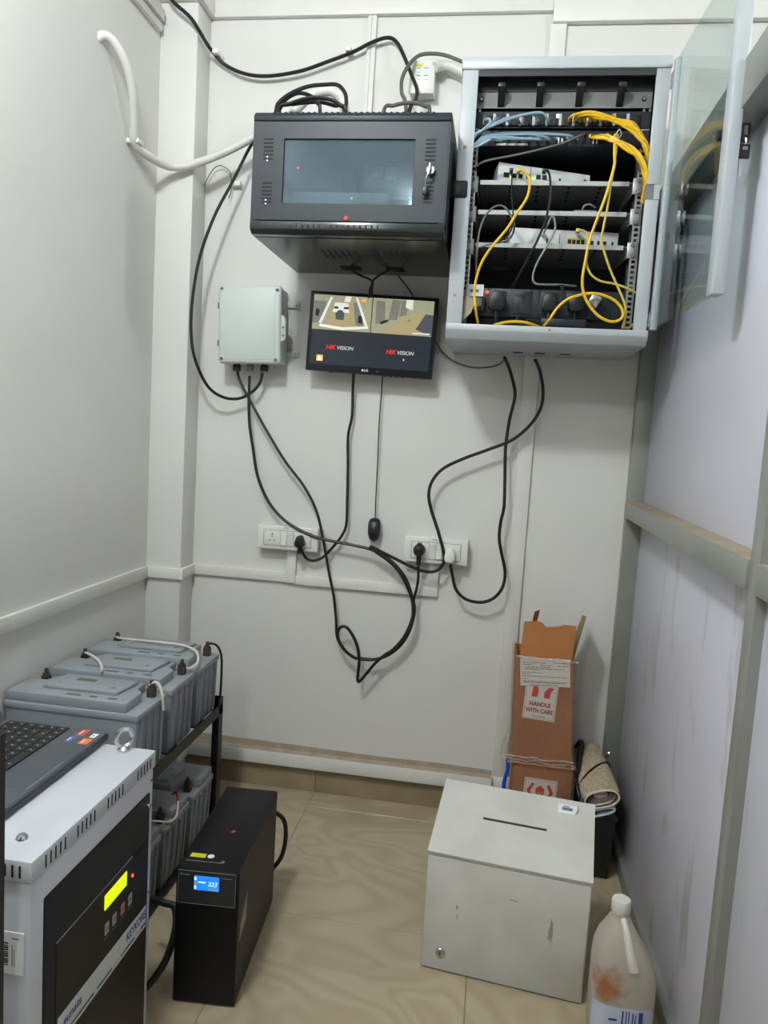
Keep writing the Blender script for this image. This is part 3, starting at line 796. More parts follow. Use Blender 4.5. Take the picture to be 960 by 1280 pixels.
for nm, x0, x1 in (('left', -0.172, -0.160), ('right', 0.381, 0.393)):
    B().box(x0, x1, CY + 0.012, -0.016, 1.675, 2.38, bev=0.002).part('side_panel', 'rack_grey', cab, world=True)
B().box(-0.160, 0.381, -0.024, -0.018, 1.676, 2.379).part('back_panel', 'rack_liner', cab, world=True)
for x0, x1 in ((-0.160, -0.156), (0.377, 0.381)):
    B().box(x0, x1, CY + 0.014, -0.024, 1.678, 2.377).part('inner_lining', 'rack_liner', cab, world=True)
B().box(-0.156, 0.377, CY + 0.014, -0.024, 2.372, 2.377).part('inner_lining', 'rack_liner', cab, world=True)
# front stiles, the right one notched where the door latches sit
b = B().box(-0.172, -0.127, CY, CY + 0.014, 1.675, 2.38, bev=0.003)
b.lathe([(0.004, CY - 0.0015), (0.0045, CY)], (-0.152, 0, 1.758), 12, 'y', 1).lathe([(0.004, CY - 0.0015), (0.0045, CY)], (-0.152, 0, 2.17), 12, 'y', 1)
b.part('front_stile', ['rack_grey', 'alu_dusty'], cab, world=True)
B().box(0.356, 0.393, CY, CY + 0.014, 1.675, 2.034, bev=0.003).box(0.378, 0.393, CY, CY + 0.014, 2.034, 2.074).box(0.356, 0.393, CY, CY + 0.014, 2.074, 2.38, bev=0.003).part('front_stile', 'rack_grey', cab, world=True)
B().box(0.354, 0.378, CY + 0.004, CY + 0.014, 2.034, 2.074).part('latch_recess', 'plate_grey', cab, world=True)
B().box(-0.127, 0.356, CY + 0.002, CY + 0.012, 2.362, 2.379).part('header', 'rack_liner', cab, world=True)
B().box(-0.187, -0.136, CY - 0.007, CY + 0.012, 2.030, 2.078, bev=0.006).part('side_latch', 'black_plastic', cab, world=True, label='dark plastic side latch')

# square-hole rack rails
for x0, x1 in ((-0.140, -0.117), (0.337, 0.359)):
    b = B()
    b.box(x0, x0 + 0.0055, -0.343, -0.340, 1.69, 2.37)
    b.box(x1 - 0.0055, x1, -0.343, -0.340, 1.69, 2.37)
    z = 1.69
    while z < 2.36:
        b.box(x0 + 0.0055, x1 - 0.0055, -0.343, -0.340, z, z + 0.0058)
        z += 0.01482
    xo = x0 if x0 < 0 else x1 - 0.002
    b.box(xo, xo + 0.002, -0.340, -0.30, 1.69, 2.37)
    b.part('rack_rail', 'zinc', cab, world=True)
    B().box(x0, x1, -0.298, -0.296, 1.69, 2.37).part('rail_backing', 'rack_liner', cab, world=True)

# door: hinged on the right stile, swung towards the viewer
door_len = 0.545
door = bpy.data.objects.new('door', None)
COL.objects.link(door)
door.parent = cab
door.location = Vector((0.404, CY - 0.004, 1.676)) - cab.location
ang = math.atan2(-0.545, 0.028)              # runs along -Y, leaning a little outwards
door.rotation_euler = (0, 0, ang)
DH = 0.716
B().box(0.008, 0.030, -0.008, 0.008, 0, DH, bev=0.002).part('stile', 'rack_grey', door)
B().box(door_len - 0.042, door_len, -0.012, 0.014, 0, DH, bev=0.003).part('stile', 'rack_grey', door)
B().box(0.012, door_len - 0.012, -0.0035, 0.0035, 0.003, DH - 0.003).part('glass', 'door_glass', door)
for z in (0.03, DH - 0.05):
    B().lathe([(0.0045, -0.03), (0.0045, 0.03)], (0.0, 0, z), 10, 'z').box(-0.004, 0.022, -0.010, -0.007, z - 0.02, z + 0.02).part('hinge', 'chrome', door)
B().lathe([(0.011, -0.018), (0.011, 0.022)], (door_len - 0.052, 0, 0.335), 16, 'y').part('lock', 'black_plastic', door)
B().box(door_len - 0.030, door_len - 0.004, 0.013, 0.034, 0.312, 0.345, bev=0.004).box(door_len - 0.0045, door_len - 0.0030, 0.020, 0.027, 0.320, 0.338, m=1).part('key', ['black_plastic', 'chrome'], door, label='black plastic key bow in the door lock')
B().box(door_len - 0.010, door_len - 0.003, 0.014, 0.036, 0.274, 0.302, bev=0.002).box(door_len - 0.0035, door_len - 0.0020, 0.020, 0.030, 0.290, 0.297, m=1).box(door_len - 0.008, door_len - 0.006, 0.017, 0.024, 0.238, 0.275, m=1).tube([(door_len - 0.007, 0.025, 0.298), (door_len - 0.004, 0.026, 0.306), (door_len - 0.006, 0.025, 0.316)], 0.0012, 5, 3, m=1).part('spare_key', ['black_plastic', 'chrome'], door, label='second key dangling from the lock')

EL, ER = -0.139, 0.358                       # ear to ear
# --- cable manager panel
cm = thing('cable_manager', 'grey blank cable manager panel with four black hooks, topmost in the network cabinet', 'panel', (0.11, -0.345, 2.295))
B().box(EL, ER, -0.347, -0.345, 2.297, 2.341).part('plate', 'plate_grey', cm, world=True)
B().box(EL, ER, -0.350, -0.345, 2.341, 2.372).box(EL + 0.03, ER - 0.03, -0.37, -0.345, 2.3655, 2.3675).part('flange', 'rack_liner', cm, world=True)
for x in (-0.060, 0.048, 0.158, 0.270):
    B().prism([(-0.346, 2.350), (-0.395, 2.348), (-0.395, 2.336), (-0.352, 2.301), (-0.346, 2.299)], x - 0.010, x + 0.010, 'x', bev=0.002).part('hook', 'black_plastic', cm, world=True)
for x in (EL + 0.022, ER - 0.022):
    B().lathe([(0.006, -0.351), (0.0065, -0.347)], (x, 0, 2.321), 12, 'y').lathe([(0.003, -0.3515), (0.003, -0.350)], (x, 0, 2.321), 8, 'y', 1).part('screw', ['rack_liner', 'zinc'], cm, world=True)

# --- patch panel
pp = thing('patch_bay', 'black twenty-four port patch panel with grey label tabs under the cable manager', 'patch panel', (0.11, -0.345, 2.243))
B().box(EL, ER, -0.346, -0.344, 2.243, 2.288).box(EL + 0.02, ER - 0.02, -0.344, -0.27, 2.247, 2.284).part('faceplate', 'black_metal', pp, world=True)
pitch = (ER - EL - 0.05) / 12
for i in range(12):
    x = EL + 0.03 + pitch * i
    B().box(x, x + 0.030, -0.352, -0.346, 2.248, 2.276, bev=0.001).box(x + 0.004, x + 0.013, -0.3525, -0.352, 2.252, 2.266, m=1).box(x + 0.017, x + 0.026, -0.3525, -0.352, 2.252, 2.266, m=1).part('port_block', ['black_plastic', 'opening_shade'], pp, world=True)
    if i:
        B().box(x - 0.0080, x - 0.0005, -0.3555, -0.346, 2.247, 2.279).part('label_tab', 'shelf_lip', pp, world=True)
B().box(0.098, 0.112, -0.3545, -0.3525, 2.267, 2.279).part('sticker', 'white_paper', pp, world=True, label='small white sticker')

# --- switch
sw = thing('network_switch', 'dark rack-mount network switch with two rows of ports below the patch panel', 'network switch', (0.11, -0.345, 2.189))
B().box(EL + 0.016, ER - 0.016, -0.350, -0.08, 2.191, 2.235, bev=0.002).part('case', 'black_metal', sw, world=True)
for i in range(24):
    x = EL + 0.05 + i * 0.0164
    B().box(x, x + 0.0125, -0.3515, -0.350, 2.216, 2.227).box(x, x + 0.0125, -0.3515, -0.350, 2.200, 2.211).part('port_pair', 'opening_shade', sw, world=True)
B().box(-0.065, 0.025, -0.3525, -0.350, 2.1925, 2.1985).part('silver_strip', 'chrome', sw, world=True)
for x in (EL, ER - 0.018):
    B().box(x, x + 0.018, -0.352, -0.344, 2.191, 2.235).part('ear', 'black_metal', sw, world=True)
for x in (0.108, 0.118, 0.205, 0.215):
    B().box(x, x + 0.004, -0.3535, -0.350, 2.199, 2.214).part('port_light', 'white_paper', sw, world=True)

# --- vented shelves
for k, (z, word) in enumerate(((2.100, 'upper'), (2.016, 'middle'), (1.923, 'lower'))):
    sh = thing('rack_shelf', {'upper': 'dark steel rack shelf with pale front lip carrying the small white router', 'middle': 'empty dark steel rack shelf with pale front lip under the small router shelf', 'lower': 'dark steel rack shelf with pale front lip carrying the wide white router'}[word], 'shelf', (0.11, -0.2, z - 0.014), group='shelves in the network cabinet')
    b = B().box(-0.108, 0.326, -0.338, -0.050, z - 0.004, z - 0.002)
    b.part('tray', 'shelf_dark', sh, world=True)
    B().box(-0.104, 0.318, -0.3405, -0.338, z - 0.013, z, bev=0.0005, seg=1).part('front_lip', 'shelf_lip', sh, world=True)
    for gx in (-0.02, 0.06, 0.15, 0.24):
        for gy in (-0.30, -0.26, -0.22, -0.18):
            B().box(gx, gx + 0.008, gy, gy + 0.02, z - 0.0046, z - 0.0039).part('vent_slot', 'opening_shade', sh, world=True)
    for x0, x1, fx in ((-0.139, -0.110, -0.112), (0.328, 0.358, 0.328)):
        B().box(x0, x1, -0.346, -0.343, z - 0.036, z + 0.008, bev=0.001).lathe([(0.0055, -0.350), (0.006, -0.346)], ((x0 + x1) / 2, 0, z + 0.0005), 10, 'y', 1).lathe([(0.0055, -0.350), (0.006, -0.346)], ((x0 + x1) / 2, 0, z - 0.029), 10, 'y', 1).part('bracket_ear', ['zinc', 'plate_grey'], sh, world=True)
        B().prism([(-0.343, z - 0.036), (-0.343, z), (-0.06, z), (-0.06, z - 0.012)], fx, fx + 0.002, 'x').part('bracket_side', 'shelf_dark', sh, world=True)
B().box(0.170, 0.235, -0.33, -0.25, 2.0165, 2.023, bev=0.002).tube([(0.195, -0.32, 2.025), (0.200, -0.325, 2.036), (0.215, -0.325, 2.040), (0.232, -0.315, 2.034)], 0.003, 6, 4, m=1).solo('splice_tray', ['shelf_dark', 'plate_grey'], 'flat dark splice tray with a short fibre loop on the middle rack shelf', 'tray')

# --- routers on the shelves
r1 = thing('small_router', 'small white router with tapering front on the upper rack shelf', 'router', (0.075, -0.285, 2.100), math.radians(9))
B().hexa([(-0.135, -0.02, 0), (0.137, -0.02, 0), (0.137, 0.14, 0), (-0.135, 0.14, 0)], [(-0.135, -0.02, 0.057), (0.137, -0.02, 0.036), (0.137, 0.14, 0.036), (-0.135, 0.14, 0.057)], bev=0.003).part('case', 'router_white', r1)
for x, w in ((-0.118, 0.016), (-0.092, 0.012), (-0.074, 0.012), (-0.052, 0.012), (-0.022, 0.013), (-0.004, 0.013), (0.045, 0.006), (0.118, 0.008)):
    B().box(x, x + w, -0.0213, -0.020, 0.014, 0.014 + min(w, 0.014)).part('port', 'opening_shade', r1)
for x in (-0.098, -0.030):
    B().box(x, x + 0.005, -0.0222, -0.020, 0.013, 0.018).part('status_light', 'led_green', r1)
B().box(-0.04, -0.0385, -0.0215, -0.020, 0.006, 0.048).part('seam', 'plate_grey', r1)
r2 = thing('wide_router', 'wide white router with a row of yellow-framed ports on the lower rack shelf', 'router', (0.150, -0.270, 1.923), math.radians(7))
B().box(-0.160, 0.160, -0.02, 0.15, 0.0015, 0.054, bev=0.003).part('case', 'router_white', r2)
B().box(0.008, 0.062, -0.0212, -0.020, 0.012, 0.032).part('port_frame', 'pale_yellow_cord', r2)
for i in range(4):
    B().box(0.011 + i * 0.013, 0.021 + i * 0.013, -0.0222, -0.0210, 0.015, 0.027).part('port', 'opening_shade', r2)
for x, w in ((0.078, 0.009), (0.098, 0.007), (0.115, 0.010), (0.140, 0.006)):
    B().box(x, x + w, -0.0212, -0.020, 0.015, 0.027).part('port', 'opening_shade', r2)
B().box(-0.014, -0.0125, -0.0212, -0.020, 0.004, 0.042).box(-0.040, -0.026, -0.0212, -0.020, 0.006, 0.013, m=1).box(-0.052, -0.048, -0.0212, -0.020, 0.012, 0.026).part('panel_marks', ['print_black', 'pale_yellow_cord'], r2)

# --- power strip
pd = thing('power_strip', 'black rack-mount power strip with breaker and square-pin sockets at the cabinet bottom', 'power strip', (0.11, -0.33, 1.712))
B().box(-0.148, 0.372, -0.330, -0.275, 1.714, 1.795, bev=0.003).part('body', 'black_metal', pd, world=True)
B().box(-0.134, -0.066, -0.352, -0.330, 1.724, 1.766, bev=0.002).box(-0.126, -0.074, -0.356, -0.352, 1.736, 1.760, bev=0.001, m=1).lathe([(0.003, -0.354), (0.003, -0.351)], (-0.098, 0, 1.729), 8, 'y', 1).part('breaker', ['black_plastic', 'plate_grey'], pd, world=True)
B().box(-0.124, -0.072, -0.3335, -0.330, 1.767, 1.803).box(-0.112, -0.086, -0.3338, -0.3335, 1.780, 1.789, m=1).part('breaker_label', ['white_paper', 'print_grey'], pd, world=True)
B().lathe([(0.0045, -0.334), (0.004, -0.330)], (-0.061, 0, 1.782), 12, 'y').part('pilot_light', 'led_red', pd, world=True)
for x in (-0.030, 0.045, 0.120, 0.195, 0.270):
    B().box(x - 0.026, x + 0.026, -0.334, -0.330, 1.722, 1.787, bev=0.001).box(x - 0.004, x + 0.004, -0.3345, -0.334, 1.763, 1.774, m=1).box(x - 0.004, x + 0.004, -0.3345, -0.334, 1.752, 1.758, m=1).box(x - 0.016, x - 0.008, -0.3345, -0.334, 1.737, 1.748, m=1).box(x + 0.008, x + 0.016, -0.3345, -0.334, 1.737, 1.748, m=1).part('socket', ['black_metal', 'opening_shade'], pd, world=True)


def square_plug(name, label, x, group, tail=True, z=1.752, s=1.0):
    t = thing(name, label, 'plug', (x, -0.336, z - 0.03), group=group)
    B().prism([(x - 0.014 * s, z + 0.028 * s), (x + 0.014 * s, z + 0.028 * s), (x + 0.023 * s, z + 0.010 * s), (x + 0.025 * s, z - 0.018 * s), (x + 0.014 * s, z - 0.026 * s), (x - 0.014 * s, z - 0.026 * s), (x - 0.025 * s, z - 0.018 * s), (x - 0.023 * s, z + 0.010 * s)], -0.372, -0.336, 'y', bev=0.005).part('body', 'black_rubber', t, world=True)
    B().tube([(x, -0.354, z - 0.024 * s), (x, -0.356, z - 0.04), (x, -0.352, z - 0.062), (x - 0.006, -0.335, z - 0.072)], 0.0042, 8, 4).part('cord', 'black_rubber', t, world=True)


square_plug('power_plug', 'black square-pin plug beside the red pilot light of the power strip', -0.030, 'plugs in the power strip', z=1.752)
square_plug('power_plug', 'black plug in the third socket of the power strip', 0.121, 'plugs in the power strip', s=0.92)
square_plug('power_plug', 'black plug in the fourth socket of the power strip', 0.196, 'plugs in the power strip', s=0.88)
B().box(0.232, 0.262, -0.375, -0.340, 1.742, 1.778, bev=0.004, M=Matrix.Translation((0.247, -0.36, 1.76)) @ Matrix.Rotation(0.5, 4, 'Y') @ Matrix.Translation((-0.247, 0.36, -1.76))).solo('foil_packet', 'chrome', 'crumpled silvery packet lying against the power strip behind the yellow loop', 'packet')
B().box(0.10, 0.23, -0.365, -0.34, 1.686, 1.708, bev=0.004).solo('power_adapter', 'black_metal', 'long black power adapter lying in the cabinet bottom below the power strip', 'adapter')
B().prism([(-0.146, 1.696), (-0.138, 1.790), (-0.094, 1.742), (-0.102, 1.715), (-0.124, 1.690)], -0.376, -0.372, 'y').solo('folded_card', 'alu_dusty', 'bent brown-grey card leaning inside the lower left corner of the cabinet', 'card')

# --- patch cords
def cord(name, pts, r, material, label, cat='cable', group=None, seg=6, sub=5, ends=None, endmat='black_plastic'):
    if not ends:
        return B().tube(pts, r, seg, sub).solo(name, material, label, cat, group)
    t = thing(name, label, cat, pts[0], group=group)
    B().tube(pts, r, seg, sub).part('cord', material, t, world=True)
    for e in ends:
        p = Vector(pts[0] if e == 0 else pts[-1])
        B().box(p.x - 0.0055, p.x + 0.0055, p.y - 0.012, p.y + 0.012, p.z - 0.005, p.z + 0.005, bev=0.001).part('connector', endmat, t, world=True)
    return t


for key, material, r, label, grp in (
        ('blue_upper', 'blue_cord', 0.0037, 'pale blue network cable in the bundle curving left from the patch panel', 'blue patch cords of the upper bundle'),
        ('blue_lower', 'blue_cord', 0.0037, 'pale blue network cable in the bundle lying along the network switch', 'blue patch cords of the lower bundle'),
        ('yellow_upper', 'yellow_cord', 0.0037, 'yellow network cable in the bundle arching right from the patch panel', 'yellow patch cords of the upper bundle'),
        ('yellow_lower', 'yellow_cord', 0.0037, 'yellow network cable in the bundle arching right from the network switch', 'yellow patch cords of the lower bundle')):
    for k, p in enumerate(PATCH_BUNDLES[key]):
        shade = {'blue_cord': ('blue_cord', 'deep_blue_cord', 'blue_cord'), 'yellow_cord': ('yellow_cord', 'yellow_cord', 'amber_cord')}[material][k % 3]
        cord('network_cable', p, r, shade, label, 'cable', grp, ends=(0,) if key[0] == 'y' else (1,), endmat='pale_yellow_cord' if key[0] == 'y' else 'plate_grey')
for key, r, material, label, ends, em in (
        ('yellow_router', 0.0040, 'yellow_cord', 'yellow cable sweeping down left from the small router to the plinth', (0,), 'yellow_cord'),
        ('yellow_right_a', 0.0042, 'yellow_cord', 'bright yellow cable looping round above the cabinet plinth', None, None),
        ('yellow_right_b', 0.0034, 'pale_yellow_cord', 'paler yellow cable hanging straight beside the looped bright one', None, None),
        ('yellow_dev', 0.0034, 'pale_yellow_cord', 'pale yellow cord from the wide router to the right cabinet side', (0,), 'pale_yellow_cord'),
        ('yellow_low', 0.0040, 'yellow_cord', 'short yellow cord hump just above the cabinet plinth', None, None),
        ('yellow_end', 0.0036, 'yellow_cord', 'short end of yellow cord in the lower right cabinet corner', None, None),
        ('grey_long', 0.0034, 'grey_rubber', 'grey cord slanting up across the front of the network switch', None, None),
        ('grey_arch', 0.0030, 'grey_rubber', 'grey cord arching beside the left rack rail to the wide router', None, None),
        ('grey_dev', 0.0032, 'plate_grey', 'light grey cord looping down from the wide router to the power strip', (0,), 'white_plastic'),
        ('black_dev', 0.0036, 'black_rubber', 'black cord running from the small router down to the power strip', (0,), 'black_plastic'),
        ('black_thin', 0.0020, 'black_rubber', 'thin black wire dropping from the small router to the left rail', (0,), 'black_plastic'),
        ('black_strap', 0.0050, 'black_rubber', 'thick black strap hanging over the power strip sockets', None, None),
        ('black_low', 0.0030, 'black_rubber', 'short black cord curled below the power strip', None, None)):
    cord('network_cable' if 'yellow' in key else 'device_cable', RACK_CORDS[key], r, material, label, ends=ends, endmat=em or 'black_plastic', sub=6)
B().tube([(0.262, -0.40, 2.205), (0.268, -0.415, 2.213), (0.276, -0.40, 2.206), (0.270, -0.385, 2.198), (0.262, -0.40, 2.205)], 0.0016, 5, 4).solo('cable_tie', 'white_plastic', 'thin white cable tie round the lower yellow cord bundle', 'cable tie')

# ------------------------------------------------------------------ black wall rack
RX0, RX1, RY, RZ0, RZ1 = -0.738, -0.185, -0.52, 1.890, 2.220
rk = thing('wall_rack', 'black wall-mounted rack with glazed door above the monitor', 'rack cabinet', ((RX0 + RX1) / 2, -0.26, RZ0))
b = B().box(RX0, RX1, RY + 0.04, -0.004, RZ0, RZ0 + 0.004)
for i in range(6):
    b.box(-0.575 + i * 0.020, -0.567 + i * 0.020, -0.335, -0.235, RZ0 - 0.0008, RZ0 + 0.001, m=1)
    b.box(-0.405 + i * 0.020, -0.397 + i * 0.020, -0.335, -0.235, RZ0 - 0.0008, RZ0 + 0.001, m=1)
b.box(-0.560, -0.490, -0.13, -0.07, RZ0 - 0.001, RZ0 + 0.001, m=1).box(-0.405, -0.345, -0.13, -0.07, RZ0 - 0.001, RZ0 + 0.001, m=1)
b.part('bottom_panel', ['black_gloss', 'opening_shade'], rk, world=True)
B().box(RX0, RX1, RY + 0.04, -0.004, RZ1 - 0.004, RZ1).part('top_panel', 'black_metal', rk, world=True)
for x0, x1 in ((RX0, RX0 + 0.004), (RX1 - 0.004, RX1)):
    B().box(x0, x1, RY + 0.03, -0.004, RZ0, RZ1).part('side_panel', 'black_metal', rk, world=True)
B().box(RX0, RX1, -0.008, -0.003, RZ0, RZ1).part('back_panel', 'rack_liner', rk, world=True)
# rolled front edges, the upper one slotted
b = B().prism([(RY, RZ1 - 0.026), (RY, RZ1 - 0.012), (RY + 0.012, RZ1), (RY + 0.05, RZ1), (RY + 0.05, RZ1 - 0.026)], RX0, RX1, 'x', bev=0.002)
for i in range(28):
    x = RX0 + 0.055 + i * 0.0165
    b.box(x, x + 0.006, RY + 0.001, RY + 0.006, RZ1 - 0.010, RZ1 - 0.003, m=1, M=Matrix.Translation((0, -0.0005, 0)))
b.part('top_edge', ['black_metal', 'opening_shade'], rk, world=True)
b = B().prism([(RY, RZ0 + 0.034), (RY, RZ0 + 0.012), (RY + 0.016, RZ0), (RY + 0.05, RZ0), (RY + 0.05, RZ0 + 0.034)], RX0, RX1, 'x', bev=0.002)
for i in range(16):
    x = -0.62 + i * 0.0165
    b.box(x, x + 0.005, RY - 0.0006, RY + 0.002, RZ0 + 0.012, RZ0 + 0.026, m=1)
b.part('bottom_edge', ['black_gloss', 'opening_shade'], rk, world=True)
B().box(RX0, RX0 + 0.02, RY + 0.004, RY + 0.04, RZ0 + 0.02, RZ1 - 0.02).part('frame_upright', 'black_metal', rk, world=True)
B().box(RX1 - 0.02, RX1, RY + 0.004, RY + 0.04, RZ0 + 0.02, RZ1 - 0.02).part('frame_upright', 'black_metal', rk, world=True)
# door leaf with window
DZ0, DZ1 = RZ0 + 0.037, RZ1 - 0.028
WX0, WX1, WZ0, WZ1 = -0.648, -0.279, 1.973, 2.147
d = bpy.data.objects.new('door', None)
COL.objects.link(d)
d.parent = rk
d.location = Vector((RX0, RY, DZ0)) - rk.location
b = B()
b.box(RX0 + 0.004, WX0, RY + 0.002, RY + 0.016, DZ0, DZ1).box(WX1, RX1 - 0.004, RY + 0.002, RY + 0.016, DZ0, DZ1)
b.box(WX0, WX1, RY + 0.002, RY + 0.016, DZ0, WZ0).box(WX0, WX1, RY + 0.002, RY + 0.016, WZ1, DZ1)
b.part('leaf', 'black_metal', d, world=True)
B().box(WX0 + 0.001, WX1 - 0.001, RY + 0.008, RY + 0.011, WZ0 + 0.001, WZ1 - 0.001).part('glass', 'rack_glass', d, world=True)
for x0, zs in ((-0.706, (2.090, 1.972)), (-0.250, (2.090, 1.978))):
    for zb in zs:
        for i in range(6):
            B().box(x0, x0 + 0.028, RY + 0.0012, RY + 0.003, zb + i * 0.0105, zb + i * 0.0105 + 0.0045).part('vent_slot', 'opening_shade', d, world=True)
for x, z in ((-0.694, 2.097), (-0.694, 2.087), (-0.694, 1.980), (-0.694, 1.970)):
    B().lathe([(0.0022, RY), (0.0022, RY + 0.003)], (x, 0, z), 8, 'y').part('hinge_screw', 'chrome', d, world=True)
B().lathe([(0.010, RY - 0.012), (0.012, RY - 0.010), (0.012, RY + 0.004)], (-0.232, 0, 2.062), 16, 'y').part('lock', 'chrome', d, world=True)
B().box(-0.2345, -0.2295, RY - 0.030, RY - 0.011, 2.052, 2.074, bev=0.001).part('key', 'chrome', d, world=True)
B().tube([(-0.232, RY - 0.024, 2.054), (-0.240, RY - 0.022, 2.040), (-0.243, RY - 0.016, 2.026), (-0.240, RY - 0.012, 2.014)], 0.0016, 5, 4).box(-0.250, -0.236, RY - 0.016, RY - 0.010, 1.996, 2.018, bev=0.002, m=1).part('spare_key', ['chrome', 'black_plastic'], d, world=True)
B().lathe([(0.0068, RY - 0.001), (0.0068, RY + 0.003)], (-0.460, 0, 1.9345), 6, 'y').part('seal_sticker', 'red_seal', d, world=True, label='small red hexagonal seal')

# equipment inside, seen through the tinted glass
t = thing('video_recorder', 'pale box with a green light behind the glass of the black rack', 'recorder', (-0.50, -0.30, 1.996))
B().box(-0.655, -0.36, -0.42, -0.16, 1.998, 2.035, bev=0.003).part('case', 'router_white', t, world=True)
B().lathe([(0.003, -0.423), (0.003, -0.42)], (-0.468, 0, 2.018), 10, 'y').part('power_light', 'led_green', t, world=True)
B().box(RX0 + 0.03, RX1 - 0.03, -0.44, -0.06, 1.984, 1.990).box(RX0 + 0.03, RX1 - 0.03, -0.442, -0.44, 1.976, 1.996, m=1).solo('equipment_shelf', ['shelf_dark', 'plate_grey'], 'grey equipment shelf behind the glass of the black rack', 'shelf')
t = thing('power_supply', 'dark power supply with a red light high behind the glass of the black rack', 'power supply', (-0.58, -0.3, 2.06))
B().box(-0.672, -0.50, -0.40, -0.2, 2.050, 2.140, bev=0.004).part('case', 'black_metal', t, world=True)
B().lathe([(0.0035, -0.404), (0.0035, -0.40)], (-0.638, 0, 2.108), 10, 'y').part('pilot_light', 'led_red', t, world=True)
t = thing('network_switch', 'dark switch with two pale labels behind the glass of the black rack', 'network switch', (-0.36, -0.3, 2.06))
B().box(-0.44, -0.25, -0.40, -0.2, 2.055, 2.125, bev=0.003).part('case', 'shelf_dark', t, world=True)
B().box(-0.418, -0.386, -0.4015, -0.40, 2.085, 2.114).part('label', 'white_paper', t, world=True)
B().box(-0.374, -0.342, -0.4015, -0.40, 2.078, 2.114).part('label', 'white_paper', t, world=True)
B().tube([(-0.40, -0.45, 1.975), (-0.37, -0.46, 2.000), (-0.32, -0.46, 2.008), (-0.25, -0.45, 2.005)], 0.004, 6, 6).solo('device_cable', 'conduit_white', 'white cord bending behind the glass of the black rack', 'cable')
B().box(RX0 + 0.02, RX0 + 0.045, -0.46, -0.455, 1.9, 2.21).box(RX1 - 0.045, RX1 - 0.02, -0.46, -0.455, 1.9, 2.21).part('mounting_rails', 'plate_grey', rk, world=True)

# ------------------------------------------------------------------ monitor
MC = (-0.4515, -0.045, 1.5425)
mo = thing('monitor', 'black widescreen monitor on the wall showing two camera views', 'monitor', MC, rot=(0, math.radians(1.6), 0))
W2, H = 0.2195, 0.268
B().box(-W2, W2, -0.040, -0.012, 0, H, bev=0.004).prism([(-0.15, 0.05), (0.15, 0.05), (0.13, 0.21), (-0.13, 0.21)], -0.012, 0.03, 'y', bev=0.006).part('housing', 'bezel', mo)
B().box(-0.206, 0.206, -0.0412, -0.040, 0.024, 0.256).part('screen', 'screen_black', mo)
SY = -0.0416


def flat(pts, m, y):
    return [(a, y, c) for a, c in pts]


sc = [x for x in mo.children if x.name.startswith('screen')][0]
b = B()
# left feed: office seen from the ceiling
L0, L1, ZT, ZB = -0.206, -0.004, 0.256, 0.140
LF = [([(L0, ZB), (L1, ZB), (L1, ZT), (L0, ZT)], 0), ([(-0.150, 0.155), (-0.055, 0.158), (-0.075, 0.235), (-0.135, 0.235)], 1),
      ([(L0, 0.160), (-0.178, 0.162), (-0.160, 0.235), (L0, 0.235)], 3), ([(-0.056, 0.160), (-0.026, 0.152), (-0.050, 0.235), (-0.068, 0.235)], 4),
      ([(-0.184, 0.162), (-0.174, 0.162), (-0.140, 0.250), (-0.148, 0.250)], 2), ([(-0.022, 0.158), (-0.012, 0.156), (-0.054, 0.252), (-0.062, 0.252)], 2),
      ([(-0.180, 0.150), (-0.10, 0.142), (-0.012, 0.152), (-0.012, 0.160), (-0.10, 0.151), (-0.180, 0.159)], 2),
      ([(-0.138, 0.200), (-0.080, 0.200), (-0.086, 0.232), (-0.132, 0.232)], 2), ([(-0.134, 0.212), (-0.119, 0.212), (-0.119, 0.219), (-0.134, 0.219)], 5), ([(-0.100, 0.212), (-0.083, 0.212), (-0.083, 0.219), (-0.100, 0.219)], 5),
      ([(-0.125, 0.176), (-0.098, 0.175), (-0.096, 0.198), (-0.106, 0.208), (-0.118, 0.208), (-0.128, 0.196)], 6), ([(-0.198, 0.185), (-0.186, 0.183), (-0.182, 0.205), (-0.196, 0.210)], 5),
      ([(-0.048, 0.170), (-0.030, 0.166), (-0.036, 0.192), (-0.048, 0.194)], 5), ([(-0.040, 0.240), (-0.026, 0.240), (-0.026, 0.250), (-0.040, 0.250)], 7),
      ([(-0.100, 0.236), (-0.080, 0.236), (-0.076, 0.254), (-0.096, 0.254)], 2)]
for k, (pts, mi) in enumerate(LF):
    b.poly(flat(pts, mi, SY - 0.00005 * k), mi)
b.part('camera_view', ['feed_wall', 'feed_floor', 'feed_white', 'feed_grey', 'feed_grey', 'feed_dark', 'feed_blue', 'icon_orange'], sc)
b = B()
L0, L1 = -0.001, 0.206
RF = [([(L0, ZB), (L1, ZB), (L1, ZT), (L0, ZT)], 0), ([(0.03, 0.142), (0.110, 0.200), (0.165, 0.210), (0.200, 0.185), (0.165, 0.142)], 1),
      ([(0.012, 0.170), (0.045, 0.176), (0.040, 0.245), (0.010, 0.248)], 3), ([(0.055, 0.185), (0.085, 0.188), (0.095, 0.250), (0.065, 0.254)], 4), ([(0.090, 0.198), (0.115, 0.205), (0.120, 0.250), (0.098, 0.252)], 4),
      ([(0.030, 0.168), (0.055, 0.180), (0.055, 0.188), (0.028, 0.178)], 5), ([(0.150, 0.160), (0.206, 0.142), (0.206, 0.210), (0.180, 0.212)], 6), ([(0.140, 0.145), (0.200, 0.146), (0.200, 0.150), (0.140, 0.149)], 2),
      ([(0.110, 0.230), (0.135, 0.222), (0.135, 0.256), (0.112, 0.256)], 2), ([(0.120, 0.186), (0.130, 0.184), (0.132, 0.190), (0.124, 0.192)], 4)]
for k, (pts, mi) in enumerate(RF):
    b.poly(flat(pts, mi, SY - 0.00005 * k), mi)
